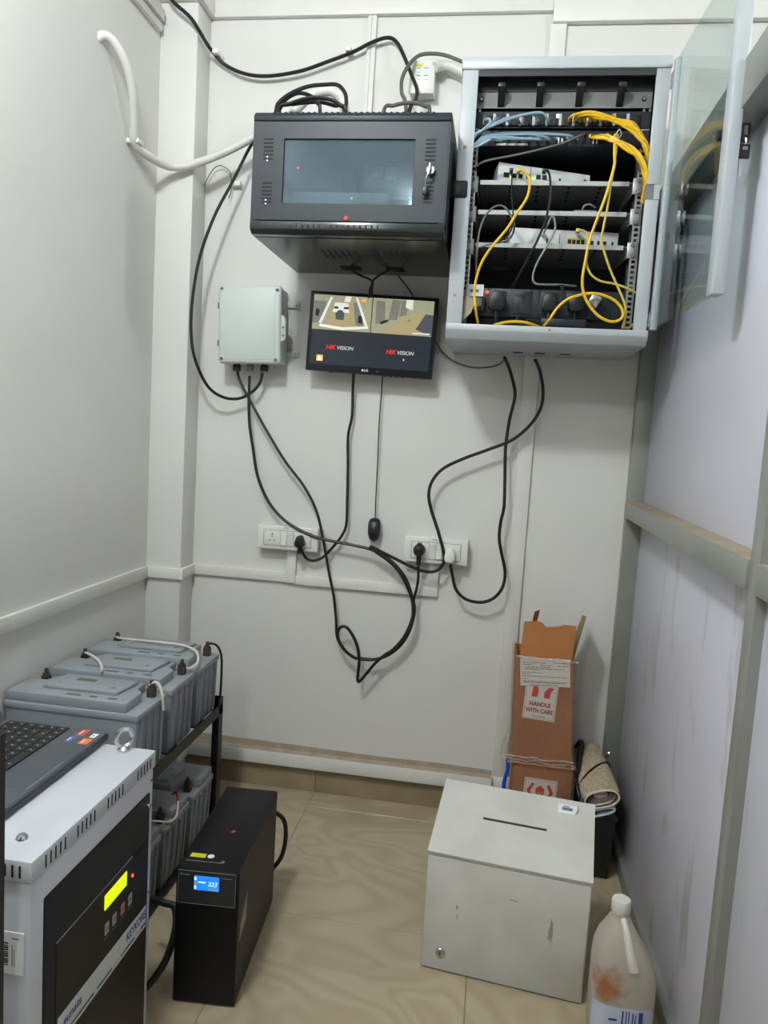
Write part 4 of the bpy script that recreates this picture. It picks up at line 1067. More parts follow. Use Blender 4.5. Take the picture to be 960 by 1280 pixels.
b.part('camera_view', ['feed_wall', 'feed_floor', 'feed_white', 'feed_grey', 'feed_grey', 'feed_dark', 'feed_blue'], sc)
RX90 = Matrix.Rotation(PI / 2, 4, 'X')
for x, z in ((-0.104, 0.082), (0.104, 0.080)):
    B().text('HIK', 0.0195, Matrix.Translation((x - 0.032, SY, z)) @ RX90, 0, 0.0006, 1.05, 0.25).text('VISION', 0.0175, Matrix.Translation((x + 0.018, SY, z - 0.0005)) @ RX90, 1, 0.0002, 1.05, 0.25).part('maker_logo', ['hik_red', 'hik_white'], sc)
B().box(-0.182, -0.160, SY, SY + 0.0003, 0.034, 0.054).poly([(-0.178, SY - 0.0002, 0.036), (-0.163, SY - 0.0002, 0.036), (-0.168, SY - 0.0002, 0.047), (-0.175, SY - 0.0002, 0.051)], 1).part('alarm_icon', ['icon_orange', 'feed_white'], sc)
B().box(0.117, 0.121, SY, SY + 0.0003, 0.055, 0.060).part('cursor', 'feed_white', sc)
B().text('LG', 0.011, Matrix.Translation((-0.006, SY + 0.001, 0.0125)) @ RX90, 0, 0.0003).lathe([(0.0038, -0.0409), (0.0038, -0.0404)], (-0.0185, 0, 0.0125), 14, 'y').box(0.030, 0.036, -0.0406, -0.040, 0.010, 0.014, m=1).part('badge', ['hik_white', 'print_grey'], mo)
for x in (-0.135, 0.055, 0.075, 0.095, 0.115):
    B().box(x, x + 0.008, -0.034, -0.024, -0.003, 0.002, bev=0.001).part('button', 'bezel', mo)
B().box(-0.05, 0.05, 0.02, 0.043, 0.09, 0.17).part('wall_bracket', 'black_metal', mo)

# ------------------------------------------------------------------ junction box on the wall
jb = thing('junction_box', 'light grey plastic junction box with screwed lid left of the monitor', 'junction box', (-0.866, -0.05, 1.558), rot=(0, math.radians(-1.6), 0))
B().box(-0.108, 0.108, -0.030, 0.045, 0.004, 0.262, bev=0.010, seg=3).part('body', 'box_grey', jb)
B().box(-0.112, 0.112, -0.058, -0.030, 0.0, 0.266, bev=0.012, seg=3).part('lid', 'box_grey', jb)
B().box(-0.100, 0.092, -0.060, -0.056, 0.014, 0.254, bev=0.002).part('lid_panel', 'box_grey', jb)
for x, z in ((-0.098, 0.252), (0.098, 0.248), (-0.098, 0.016), (0.096, 0.014)):
    B().lathe([(0.0055, -0.0600), (0.006, -0.057)], (x, 0, z), 12, 'y').box(x - 0.004, x + 0.004, -0.0604, -0.0598, z - 0.0008, z + 0.0008, m=1).part('lid_screw', ['plate_grey', 'opening_shade'], jb)
B().prism([(0.108, 0.075), (0.128, 0.085), (0.128, 0.150), (0.120, 0.165), (0.108, 0.165)], -0.05, -0.036, 'y', bev=0.002).lathe([(0.004, -0.0508), (0.004, -0.05)], (0.119, 0, 0.125), 10, 'y', 1).lathe([(0.004, -0.0508), (0.004, -0.05)], (0.119, 0, 0.098), 10, 'y', 1).part('hasp', ['box_grey', 'plate_grey'], jb)
for z in (0.205, 0.035):
    B().box(0.104, 0.150, 0.040, 0.046, z, z + 0.022, bev=0.002).lathe([(0.005, 0.034), (0.006, 0.040)], (0.138, 0, z + 0.011), 10, 'y', 1).part('mounting_lug', ['box_grey', 'zinc'], jb)
for z in (0.195, 0.065):
    B().box(-0.128, -0.106, -0.02, 0.0, z + 0.014, z + 0.018).box(-0.128, -0.124, -0.02, 0.0, z - 0.002, z + 0.018).lathe([(0.004, -0.022), (0.004, 0.0)], (-0.124, 0, z), 10, 'y').part('lid_hinge', 'plate_grey', jb)
for x in (-0.058, 0.042):
    B().lathe([(0.015, -0.022), (0.015, -0.004), (0.012, 0.0), (0.012, 0.004)], (x, -0.012, 0), 8).part('cable_gland', 'black_plastic', jb)
B().lathe([(0.011, -0.022), (0.012, 0.004)], (-0.008, -0.012, 0), 12).part('cable_gland', 'plate_grey', jb)

# ------------------------------------------------------------------ switchboards
def switchboard(x0, x1, z0, z1, label, layout):
    t = thing('switchboard', label, 'switchboard', ((x0 + x1) / 2, -0.02, z0), group='switchboards on the back wall')
    B().box(x0 + 0.003, x1 - 0.003, -0.034, 0.0, z0 + 0.002, z1 - 0.002, bev=0.003).part('back_box', 'socket_white', t, world=True)
    B().box(x0, x1, -0.046, -0.032, z0, z1, bev=0.005, seg=3).part('cover_frame', 'socket_white', t, world=True)
    a0, a1 = x0 + 0.026, x1 - 0.026
    h0, h1 = z0 + 0.016, z1 - 0.018
    B().box(a0 - 0.002, a1 + 0.002, -0.0468, -0.0455, h0 - 0.002, h1 + 0.002).part('shadow_line', 'socket_line', t, world=True)
    for kind, u0, u1 in layout:
        p0, p1 = a0 + (a1 - a0) * u0 + 0.0006, a0 + (a1 - a0) * u1 - 0.0006
        if kind == 's':
            xc, zc = (p0 + p1) / 2, (h0 + h1) / 2
            b = B().box(p0, p1, -0.0482, -0.046, h0, h1, bev=0.0008)
            for dx, dz, r in ((0, 0.014, 0.0034), (0, 0.006, 0.0026), (-0.009, -0.009, 0.0030), (0.009, -0.009, 0.0030)):
                b.lathe([(r, -0.0486), (r, -0.048)], (xc + dx, 0, zc + dz), 10, 'y', 1)
            b.part('socket', ['socket_white', 'print_grey'], t, world=True)
        else:
            B().box(p0, p1, -0.0478, -0.046, h0, h1, bev=0.0006).part('switch_frame', 'socket_white', t, world=True)
            zc = (h0 + h1) / 2
            B().prism([(-0.047, h0 + 0.003), (-0.0535 if kind == 'd' else -0.049, h0 + 0.003), (-0.049, zc), (-0.049 if kind == 'd' else -0.0535, h1 - 0.003), (-0.047, h1 - 0.003)], p0 + 0.002, p1 - 0.002, 'x').part('rocker', 'socket_white', t, world=True)
    xc = (x0 + x1) / 2
    B().box(xc - 0.022, xc + 0.016, -0.0466, -0.0455, z1 - 0.013, z1 - 0.002).part('label_tape', 'white_paper', t, world=True)
    B().text('RTC', 0.010, Matrix.Translation((xc - 0.004, -0.0467, z1 - 0.0075)) @ RX90, 0, 0.0001).part('label_text', 'print_grey', t, world=True)
    return t


switchboard(-0.829, -0.604, 0.908, 0.995, 'white switchboard with an empty socket and a dark moulded plug below the junction box', (('s', 0, 0.36), ('d', 0.36, 0.50), ('u', 0.50, 0.64), ('s', 0.64, 1.0)))
switchboard(-0.293, -0.070, 0.904, 0.996, 'white switchboard with a round black plug and a white plug beside the batten', (('s', 0, 0.36), ('u', 0.36, 0.50), ('d', 0.50, 0.64), ('s', 0.64, 1.0)))

# ------------------------------------------------------------------ cords on the wall
CP = CABLE_PATHS
DOWNV = Vector((0, 0, -1))
cord('loft_cable', CP['loft_cable'] + [(CP['loft_cable'][-1][0] - 0.02, -0.24, 2.226)], 0.0062, 'black_rubber', 'black cable hanging in a swag along the top of the wall', sub=6, seg=8)
cord('outlet_cable', CP['outlet_cable'] + [(CP['outlet_cable'][-1][0] + 0.02, -0.24, 2.226)], 0.0062, 'grey_rubber', 'dark cable arching behind the data outlet to the top of the black rack', sub=6, seg=8)
cord('outlet_conduit', CP['outlet_conduit'], 0.016, 'conduit_white', 'white conduit from the data outlet to the grey cabinet', 'conduit', sub=6, seg=12)
cord('black_cable', CP['side_cable'], 0.0055, 'black_rubber', 'black cable looping from the black rack down into the junction box', sub=6, seg=8)
cord('black_cable', CP['jb_left'], 0.0050, 'black_rubber', 'black cable from the left gland of the junction box down to the hanging coil', sub=6, seg=8)
cord('black_cable', CP['jb_mid'], 0.0055, 'black_rubber', 'black cable from the middle of the junction box passing over the left switchboard', sub=6, seg=8)
cord('black_cable', CP['rack_fold'], 0.0058, 'black_rubber', 'black cable from the grey cabinet folded back beside the mouse into the hanging coil', sub=6, seg=8)
cord('thin_cable', CP['thin_grey'], 0.0030, 'grey_rubber', 'thin grey cable passing behind the monitor to the grey cabinet', sub=6)
cord('thin_cable', CP['y_left'], 0.0040, 'black_rubber', 'left of two short black leads from the black rack to the monitor', sub=6)
cord('thin_cable', CP['y_right'], 0.0040, 'black_rubber', 'right of two short black leads from the black rack to the monitor', sub=6)


def corded_plug(path, r, label, shape):
    t = thing('mains_cable', label, 'power cord', path[-1] if shape != 'round' else path[0])
    B().tube(path, r, 8, 6).part('cord', 'black_rubber', t, world=True)
    return t


t = corded_plug(CP['monitor_power'], 0.0050, 'black power cord from the monitor with a moulded plug in the left switchboard', 'moulded')
x, z = -0.664, 0.944
B().prism([(x - 0.009, z + 0.024), (x + 0.007, z + 0.024), (x + 0.018, z), (x + 0.017, z - 0.012), (x + 0.006, z - 0.018), (x - 0.008, z - 0.018), (x - 0.018, z - 0.010), (x - 0.016, z + 0.004)], -0.084, -0.049, 'y', bev=0.005).lathe([(0.007, -0.040), (0.0085, -0.014)], (x, -0.066, z), 10, 'z').part('plug', 'black_rubber', t, world=True)
t = corded_plug(CP['round_plug_cord'], 0.0050, 'black power cord with a round plug in the right switchboard', 'round')
x, z = -0.238, 0.951
B().lathe([(0.021, -0.049), (0.021, -0.068), (0.017, -0.080), (0.008, -0.083)], (x, 0, z), 20, 'y').box(x - 0.008, x + 0.008, -0.075, -0.052, z + 0.014, z + 0.026, bev=0.003).lathe([(0.007, -0.052), (0.009, -0.016)], (x, -0.063, z), 10, 'z').part('plug', 'black_rubber', t, world=True)
t = corded_plug(CP['rack_power'], 0.0058, 'black power cord from the grey cabinet with a white plug in the right switchboard', 'white')
x, z = -0.132, 0.944
B().prism([(x - 0.013, z + 0.022), (x + 0.008, z + 0.024), (x + 0.018, z + 0.010), (x + 0.020, z - 0.016), (x + 0.012, z - 0.026), (x - 0.012, z - 0.026), (x - 0.017, z - 0.012)], -0.086, -0.049, 'y', bev=0.005).part('plug', 'white_plastic', t, world=True, label='white plug')

# coil of cable standing on the black rack
for key, lab in (('coil_a', 'tall outer loop of black cable standing on the black rack'), ('coil_b', 'small inner loop of black cable standing on the black rack'), ('coil_c', 'low arched loop of black cable at the front of the coil on the black rack'), ('coil_d', 'lowest flat loop of black cable within the coil on the black rack'), ('coil_e', 'flat loop of dark cable on the black rack below the data outlet')):
    p = CP[key]
    p = [(p[0][0] - 0.01, p[0][1] + 0.02, 2.226)] + p + [(p[-1][0] + 0.002, p[-1][1] + 0.02, 2.226)]
    cord('cable_loop', p, 0.0060, 'black_rubber' if key != 'coil_e' else 'grey_rubber', lab, sub=6, seg=8, group='cable loops on the black rack')
cord('white_conduit', [(-1.235, -0.500, 2.420), (-1.212, -0.490, 2.440), (-1.192, -0.470, 2.435), (-1.172, -0.435, 2.395), (-1.168, -0.395, 2.335), (-1.182, -0.350, 2.262), (-1.196, -0.312, 2.205), (-1.175, -0.230, 2.190), (-1.150, -0.165, 2.190), (-1.10, -0.140, 2.200), (-1.04, -0.130, 2.222), (-0.96, -0.115, 2.262), (-0.88, -0.10, 2.310), (-0.80, -0.10, 2.345), (-0.70, -0.12, 2.352), (-0.60, -0.15, 2.350)], 0.0135, 'conduit_white', 'white flexible conduit curving from the left wall to behind the black rack', 'conduit', seg=12, sub=6)
cord('white_conduit', [(-0.72, -0.17, 2.24), (-0.74, -0.17, 2.33), (-0.68, -0.17, 2.405), (-0.61, -0.17, 2.425), (-0.565, -0.17, 2.390), (-0.56, -0.17, 2.31), (-0.56, -0.17, 2.24)], 0.016, 'conduit_white', 'white conduit loop rising behind the cable coil on the black rack', 'conduit', seg=12, sub=6)
for p, lab in (((-1.203, -0.312, 2.212), 'white clip holding the conduit to the left wall'), ((-1.045, -0.045, 2.605), 'white clip holding the swagged cable beside the pillar'), ((-0.588, -0.022, 2.618), 'white clip holding the swagged cable by the thin batten')):
    b = B()
    if p[0] < -1.15:
        b.box(-1.219, p[0] + 0.026, p[1] - 0.018, p[1] + 0.018, p[2] - 0.007, p[2] + 0.007, bev=0.003)
    else:
        b.box(p[0] - 0.010, p[0] + 0.010, p[1] - 0.020, 0.0, p[2] - 0.008, p[2] + 0.008, bev=0.003)
    b.solo('cable_clip', 'white_plastic', lab, 'clip', 'cable clips on the walls')
cord('wall_wire', CP['wire_tie_loop'], 0.0018, 'grey_rubber', 'thin grey wire hooked over a white clip left of the black rack', 'wire', sub=5)
B().box(-0.985, -0.95, -0.028, 0.0, 2.175, 2.193, bev=0.004).solo('cable_clip', 'white_plastic', 'white clip carrying a thin grey wire left of the black rack', 'clip', 'cable clips on the walls')

# data outlet
t = thing('data_outlet', 'white four-port data outlet with a yellow tab above the black rack', 'data outlet', (-0.332, -0.03, 2.468))
B().box(-0.371, -0.291, -0.052, 0.0, 2.466, 2.566, bev=0.003).part('back_box', 'socket_white', t, world=True)
B().box(-0.374, -0.290, -0.060, -0.052, 2.464, 2.568, bev=0.003).part('faceplate', 'socket_white', t, world=True)
for x in (-0.350, -0.325):
    for z in (2.507, 2.530):
        B().box(x, x + 0.013, -0.0612, -0.0598, z, z + 0.012, bev=0.0005, seg=1).box(x, x + 0.013, -0.0614, -0.0604, z + 0.0112, z + 0.0135, m=1).part('port_shutter', ['socket_white', 'print_grey'], t, world=True)
B().box(-0.352, -0.331, -0.0614, -0.0598, 2.548, 2.557).part('yellow_tab', 'sticker_yellow', t, world=True)
B().box(-0.328, -0.312, -0.0612, -0.0598, 2.548, 2.557).part('label_tab', 'white_paper', t, world=True)

# ------------------------------------------------------------------ mouse dangling on its cord
t = thing('computer_mouse', 'black mouse dangling against the wall by its thin cord', 'mouse', (-0.406, -0.02, 0.962))
b = B()
bm_prof = [(0.0, 0.004), (0.10, 0.016), (0.3, 0.0215), (0.55, 0.0225), (0.8, 0.0220), (0.94, 0.018), (1.0, 0.010)]
tmp = bmesh.new()
rings = []
for u, w in bm_prof:
    z = 0.963 + 0.083 * u
    dpt = 0.010 + 0.022 * math.sin(PI * min(1, 0.12 + 0.8 * u)) if 0 < u < 1 else 0.010
    ring = []
    for k in range(16):
        a = 2 * PI * k / 16
        ring.append(tmp.verts.new((-0.406 + w * math.copysign(abs(math.cos(a)) ** 0.7, math.cos(a)), -0.012 - max(0.0, dpt * (0.5 + 0.5 * math.sin(a)) * 1.15), z)))
    rings.append(ring)
for r0, r1_ in zip(rings, rings[1:]):
    for k in range(16):
        tmp.faces.new((r0[k], r0[(k + 1) % 16], r1_[(k + 1) % 16], r1_[k]))
tmp.faces.new(rings[0])
tmp.faces.new(rings[-1])
bmesh.ops.recalc_face_normals(tmp, faces=tmp.faces[:])
b._add(tmp, 0, None)
b.part('body', 'black_plastic', t, world=True, angle=60)
B().lathe([(0.006, -0.003), (0.006, 0.003)], (-0.406, -0.036, 1.022), 12, 'x').part('scroll_wheel', 'grey_rubber', t, world=True)
B().box(-0.4065, -0.4055, -0.0385, -0.030, 1.0, 1.043).part('button_gap', 'opening_shade', t, world=True)
B().tube(CP['mouse_cord'], 0.0022, 6, 6).part('cord', 'black_rubber', t, world=True)

# ------------------------------------------------------------------ cartons in the corner
t = thing('cardboard_carton', 'tall open cardboard carton with torn flaps and HANDLE WITH CARE label, upper of two', 'carton', (0.215, -0.125, 0.290))
F, K = -0.203, -0.045
bt = [(0.130, F, 0.290), (0.320, F, 0.290), (0.320, K, 0.290), (0.130, K, 0.290)]
tp = [(0.114, F, 0.650), (0.298, F, 0.650), (0.298, K, 0.650), (0.114, K, 0.650)]
b = B()
for i, j in ((0, 1), (1, 2), (2, 3), (3, 0)):
    def inn(p, q):
        return (p[0] + (0.215 - p[0]) * q, p[1] + (-0.124 - p[1]) * q, p[2])
    b.hexa([bt[i], bt[j], inn(bt[j], 0.05), inn(bt[i], 0.05)], [tp[i], tp[j], inn(tp[j], 0.05), inn(tp[i], 0.05)])
b.box(0.132, 0.318, F + 0.003, K - 0.003, 0.2905, 0.296)
b.part('body', 'carton', t, world=True)
# upright front flap with a torn top edge, side flaps splayed out
B().prism([(0.126, 0.645), (0.293, 0.652), (0.297, 0.768), (0.258, 0.768), (0.246, 0.762), (0.215, 0.757), (0.203, 0.755), (0.190, 0.768), (0.180, 0.771), (0.132, 0.768)], F - 0.001, F + 0.003, 'y').part('front_flap', 'carton_light', t, world=True)
B().hexa([(0.296, F + 0.006, 0.650), (0.299, F + 0.006, 0.650), (0.299, K - 0.004, 0.650), (0.296, K - 0.004, 0.650)], [(0.325, F + 0.016, 0.800), (0.328, F + 0.016, 0.799), (0.334, K - 0.02, 0.775), (0.331, K - 0.02, 0.776)]).part('side_flap', 'carton_inner', t, world=True)
B().hexa([(0.150, K - 0.05, 0.650), (0.166, K - 0.05, 0.650), (0.166, K - 0.047, 0.650), (0.150, K - 0.047, 0.650)], [(0.166, K - 0.10, 0.790), (0.184, K - 0.09, 0.796), (0.184, K - 0.087, 0.796), (0.166, K - 0.097, 0.790)]).part('torn_tab', 'carton_light', t, world=True)
# delivery note
LY = F - 0.004
lean = Matrix.Translation((0, LY, 0))
sheet = [(0.127, 0.650), (0.287, 0.656), (0.294, 0.565), (0.136, 0.555)]
b = B().prism(sheet[::-1], 0, 0.0006, 'y', M=lean)
rnd = random.Random(3)


def on_sheet(u, v):
    a = [sheet[0][i] + (sheet[1][i] - sheet[0][i]) * u for i in (0, 1)]
    c = [sheet[3][i] + (sheet[2][i] - sheet[3][i]) * u for i in (0, 1)]
    return (a[0] + (c[0] - a[0]) * v, LY - 0.0004, a[1] + (c[1] - a[1]) * v)


for u0, u1, v in ((0.70, 0.95, 0.14), (0.05, 0.50, 0.17), (0.05, 0.25, 0.24), (0.40, 0.65, 0.25), (0.75, 0.96, 0.25), (0.08, 0.60, 0.32), (0.10, 0.90, 0.37), (0.08, 0.40, 0.42), (0.04, 0.45, 0.52), (0.04, 0.18, 0.58), (0.04, 0.95, 0.65), (0.04, 0.16, 0.74), (0.04, 0.95, 0.83), (0.06, 0.90, 0.87), (0.20, 0.78, 0.95)):
    u = u0
    while u < u1:
        w = min(rnd.uniform(0.03, 0.10), u1 - u)
        b.poly([on_sheet(u, v - 0.010), on_sheet(u, v + 0.014), on_sheet(u + w, v + 0.014), on_sheet(u + w, v - 0.010)], 1)
        u += w + 0.015
b.part('delivery_note', ['white_paper', 'print_grey'], t, world=True, label='white delivery note with rows of small print')
# HANDLE WITH CARE label, tilted
Mh = Matrix.Translation((0.2035, F - 0.0018, 0.503)) @ Matrix.Rotation(math.radians(2.5), 4, 'Y')
b = B().box(-0.052, 0.052, -0.0006, 0, -0.058, 0.062, M=Mh)
for x0, x1, z0, z1 in ((-0.048, 0.048, -0.0545, -0.0535), (-0.048, -0.047, -0.054, 0.06), (0.047, 0.048, -0.054, 0.06)):
    b.box(x0, x1, -0.0010, -0.0004, z0, z1, m=1, M=Mh)
b.text('HANDLE', 0.0195, Mh @ Matrix.Translation((0, -0.0010, -0.006)) @ RX90, 1, 0.0008, 0.90)
b.text('WITH CARE', 0.0195, Mh @ Matrix.Translation((0, -0.0010, -0.028)) @ RX90, 1, 0.0008, 0.84)
b.box(-0.022, 0.022, -0.0010, -0.0004, -0.0475, -0.0455, m=3, M=Mh)
b.prism([(-0.030, 0.018), (-0.012, 0.018), (-0.009, 0.040), (-0.014, 0.054), (-0.028, 0.054)], -0.0012, -0.0004, 'y', m=2, M=Mh)
b.prism([(0.010, 0.018), (0.028, 0.018), (0.030, 0.038), (0.040, 0.054), (0.022, 0.054), (0.010, 0.040)], -0.0012, -0.0004, 'y', m=2, M=Mh)
b.part('care_label', ['white_paper', 'print_maroon', 'print_red', 'print_grey'], t, world=True, label='white label printed HANDLE WITH CARE in red')

t2 = thing('cardboard_carton', 'closed cardboard carton standing on the floor under the open one', 'carton', (0.23, -0.125, 0.0))
B().box(0.134, 0.328, F, K, 0.0, 0.288, bev=0.002).part('body', 'carton', t2, world=True)
Mh = Matrix.Translation((0.226, F - 0.0018, 0.190)) @ Matrix.Rotation(math.radians(2), 4, 'Y')
b = B().box(-0.053, 0.053, -0.0006, 0, -0.06, 0.055, M=Mh)
for x0, x1, z0, z1 in ((-0.049, 0.049, 0.050, 0.051), (-0.049, -0.048, -0.056, 0.051), (0.048, 0.049, -0.056, 0.051)):
    b.box(x0, x1, -0.0010, -0.0004, z0, z1, m=1, M=Mh)
b.prism([(0, 0.034), (0.014, 0.022), (0.014, 0.006), (0, -0.004), (-0.014, 0.006), (-0.014, 0.022)], -0.0012, -0.0004, 'y', m=2, M=Mh)
for s in (-1, 1):
    b.prism([(s * 0.020, 0.036), (s * 0.028, 0.040), (s * 0.044, 0.012), (s * 0.030, -0.010), (s * 0.018, -0.008), (s * 0.032, 0.010)], -0.0012, -0.0004, 'y', m=2, M=Mh)
b.prism([(-0.008, 0.012), (0, 0.004), (0.008, 0.012), (0.008, 0.009), (0, 0.001), (-0.008, 0.009)], -0.0015, -0.0011, 'y', m=0, M=Mh)
b.part('care_label', ['white_paper', 'print_maroon', 'print_red'], t2, world=True, label='white label with red hands symbol')


def film(levels, name, label, tx, seed):
    """crinkled sleeve of shrink film from (x0, x1, y0, y1, z) rings"""
    r = random.Random(seed)
    bm = bmesh.new()
    rings = []
    for x0, x1, y0, y1, z in levels:
        pts = []
        n = 10
        for k in range(n):
            pts.append((x0 + (x1 - x0) * k / n, y0))
        for k in range(n):
            pts.append((x1, y0 + (y1 - y0) * k / n))
        for k in range(n):
            pts.append((x1 - (x1 - x0) * k / n, y1))
        for k in range(n):
            pts.append((x0, y1 - (y1 - y0) * k / n))
        cx, cy = (x0 + x1) / 2, (y0 + y1) / 2
        rings.append([bm.verts.new((px + (px - cx) * r.uniform(0.00, 0.025), py + (py - cy) * r.uniform(0.00, 0.03), z + r.uniform(-0.003, 0.003))) for px, py in pts])
    for a, c in zip(rings, rings[1:]):
        for k in range(len(a)):
            bm.faces.new((a[k], a[(k + 1) % len(a)], c[(k + 1) % len(a)], c[k]))
    bmesh.ops.recalc_face_normals(bm, faces=bm.faces[:])
    q = B()
    q._add(bm, 0, None)
    return q.part(name, 'shrink_film', tx, world=True, label=label, angle=80)


F2, K2 = F - 0.009, K + 0.008
lv = []
for i in range(14):
    u = i / 13
    z = 0.296 + u * 0.356
    flare = 0.022 * math.exp(-((u - 0.0) / 0.10) ** 2)
    lv.append((0.124 - 0.016 * u - flare, 0.326 - 0.022 * u + 0.2 * flare, F2 - 0.3 * flare, K2, z))
film(lv, 'shrink_wrap', 'clear crinkled shrink film', t, 5)
rf = random.Random(11)
for zz, xa, xb, amp in ((0.654, 0.108, 0.312, 0.003), (0.305, 0.100, 0.332, 0.005), (0.318, 0.104, 0.326, 0.004), (0.296, 0.112, 0.330, 0.003)):
    pts = [(xa + (xb - xa) * k / 12, F - 0.011 + rf.uniform(-0.003, 0.002), zz + rf.uniform(-amp, amp)) for k in range(13)]
    B().tube(pts, lambda u: 0.0012 + 0.0022 * abs(math.sin(17 * u)), 6, 3).part('film_fold', 'film_fold', t, world=True)
B().tube([(0.112, F + 0.01, 0.380), (0.103, F + 0.01, 0.345), (0.098, F + 0.008, 0.315), (0.108, F, 0.296)], lambda u: 0.003 + 0.004 * math.sin(PI * u), 7, 4).part('film_fold', 'film_fold', t, world=True)
lv = [(0.128, 0.334, F2, K2, 0.004 + i * 0.0348) for i in range(9)]
film(lv, 'shrink_wrap', 'clear crinkled shrink film', t2, 9)

B().tube([(0.116, -0.10, 0.0), (0.120, -0.11, 0.08), (0.113, -0.10, 0.16), (0.121, -0.10, 0.22), (0.116, -0.09, 0.255)], lambda u: 0.009 * (1.0 - 0.35 * u), 7, 5).solo('blue_bag', 'blue_plastic', 'twisted blue plastic bag squeezed between the lower carton and the wall batten', 'bag')

# ------------------------------------------------------------------ bin with newspapers
t = thing('waste_bin', 'black square bin between the cartons and the partition', 'bin', (0.40, -0.2, 0.0))
b = B()
x0, x1, y0, y1, h = 0.352, 0.452, -0.335, -0.065, 0.212
b.hexa([(x0 + 0.010, y0 + 0.010, 0), (x1 - 0.008, y0 + 0.010, 0), (x1 - 0.008, y1 - 0.010, 0), (x0 + 0.010, y1 - 0.010, 0)], [(x0, y0, h), (x1, y0, h), (x1, y1, h), (x0, y1, h)], bev=0.004)
b.part('body', 'black_plastic', t, world=True)
B().box(x0 - 0.004, x1 + 0.003, y0 - 0.004, y0 + 0.006, h - 0.014, h, bev=0.002).box(x0 - 0.004, x1 + 0.003, y1 - 0.006, y1 + 0.004, h - 0.014, h, bev=0.002).part('rim', 'black_plastic', t, world=True)


def paper_roll(name, mats, label, c0, c1, w, h, curl, group, cord_on=False):
    """flattened roll of newspaper, its folded end showing spiral layers"""
    t = thing(name, label, 'newspaper', (c0[0], c0[1], c0[2] - h), group=group)
    A, Bv = Vector(c0), Vector(c1)
    d = (Bv - A).normalized()
    side = Vector((d.y, -d.x, 0)).normalized()
    up = side.cross(d).normalized()
    if up.z < 0:
        up = -up
    tilt = Matrix.Rotation(math.radians(-18), 3, d)
    side, up = tilt @ side, tilt @ up
    bm = bmesh.new()
    for layer in range(4):
        s = 1.0 - 0.2 * layer
        rings = []
        off = 0.008 * layer
        for u in (0.0, 0.15, 0.4, 0.7, 1.0):
            p = A + (Bv - A) * u + d * (off if u == 0 else 0)
            k = 0.92 + 0.08 * math.sin(PI * (0.3 + u))
            ring = []
            for i in range(22):
                a = 2 * PI * i / 22
                wob = 1 + 0.05 * math.sin(3 * a + layer) + 0.03 * math.sin(5 * a + 4 * u)
                ring.append(bm.verts.new(p + side * (w * s * k * wob * math.copysign(abs(math.cos(a)) ** 0.75, math.cos(a))) + up * (h * s * k * wob * math.sin(a))))
            rings.append(ring)
        for r0, r1 in zip(rings, rings[1:]):
            for i in range(22):
                f = bm.faces.new((r0[i], r0[(i + 1) % 22], r1[(i + 1) % 22], r1[i]))
        bm.faces.new(rings[-1])
        if layer == 3:
            bm.faces.new(rings[0])
    bmesh.ops.recalc_face_normals(bm, faces=bm.faces[:])
    q = B()
    q._add(bm, 0, None)
    q.bm.faces.index_update()
    for f in q.bm.faces:
        if f.index >= 89:
            f.material_index = 1
    q.part('sheets', [mats[0], mats[1]], t, world=True, angle=60)
    # rim of the outer sheet at the near end
    rim = []
    for i in range(23):
        a = 2 * PI * i / 22
        rim.append(A + side * (w * 0.93 * math.copysign(abs(math.cos(a)) ** 0.75, math.cos(a))) + up * (h * 0.93 * math.sin(a)))
    B().tube(rim, 0.0035, 5, 2).part('folded_edge', mats[1], t, world=True)
    if cord_on:
        P = A + (Bv - A) * 0.42
        loop = [P + side * (w * 1.04 * math.cos(a)) + up * (h * 1.06 * math.sin(a)) + d * (0.05 * math.cos(a)) for a in [2 * PI * i / 16 for i in range(17)]]
        B().tube(loop, 0.0032, 6, 3).part('binding_cord', 'black_rubber', t, world=True)
    return t


paper_roll('newspaper_roll', ('newspaper', 'newspaper_end'), 'rolled bundle of old newspapers tied with a black cord on top of the bin', (0.402, -0.345, 0.268), (0.383, -0.060, 0.303), 0.056, 0.031, 1, 'newspapers on the bin', True)
paper_roll('newspaper_roll', ('newspaper_pale', 'newspaper_pale'), 'flat folded pale newspaper lying under the tied roll on the bin', (0.402, -0.340, 0.2235), (0.385, -0.10, 0.2235), 0.048, 0.011, 1, 'newspapers on the bin')
B().tube([(0.345, -0.30, 0.214), (0.352, -0.28, 0.235), (0.346, -0.24, 0.275), (0.350, -0.16, 0.31), (0.360, -0.10, 0.345), (0.345, -0.06, 0.30)], 0.010, 7, 5).solo('black_strap', 'black_rubber', 'thick black strap drooping between the cartons and the newspaper roll', 'strap')
b = B()
for i in range(4):
    b.tube([(0.436, -0.135 - 0.004 * i, 0.318 + i * 0.006), (0.446, -0.150, 0.322 + i * 0.006), (0.454, -0.140, 0.320 + i * 0.006)], 0.0022, 5, 3)
b.solo('spring_clip', 'chrome', 'coiled bright wire spring at the back of the newspaper roll', 'spring')

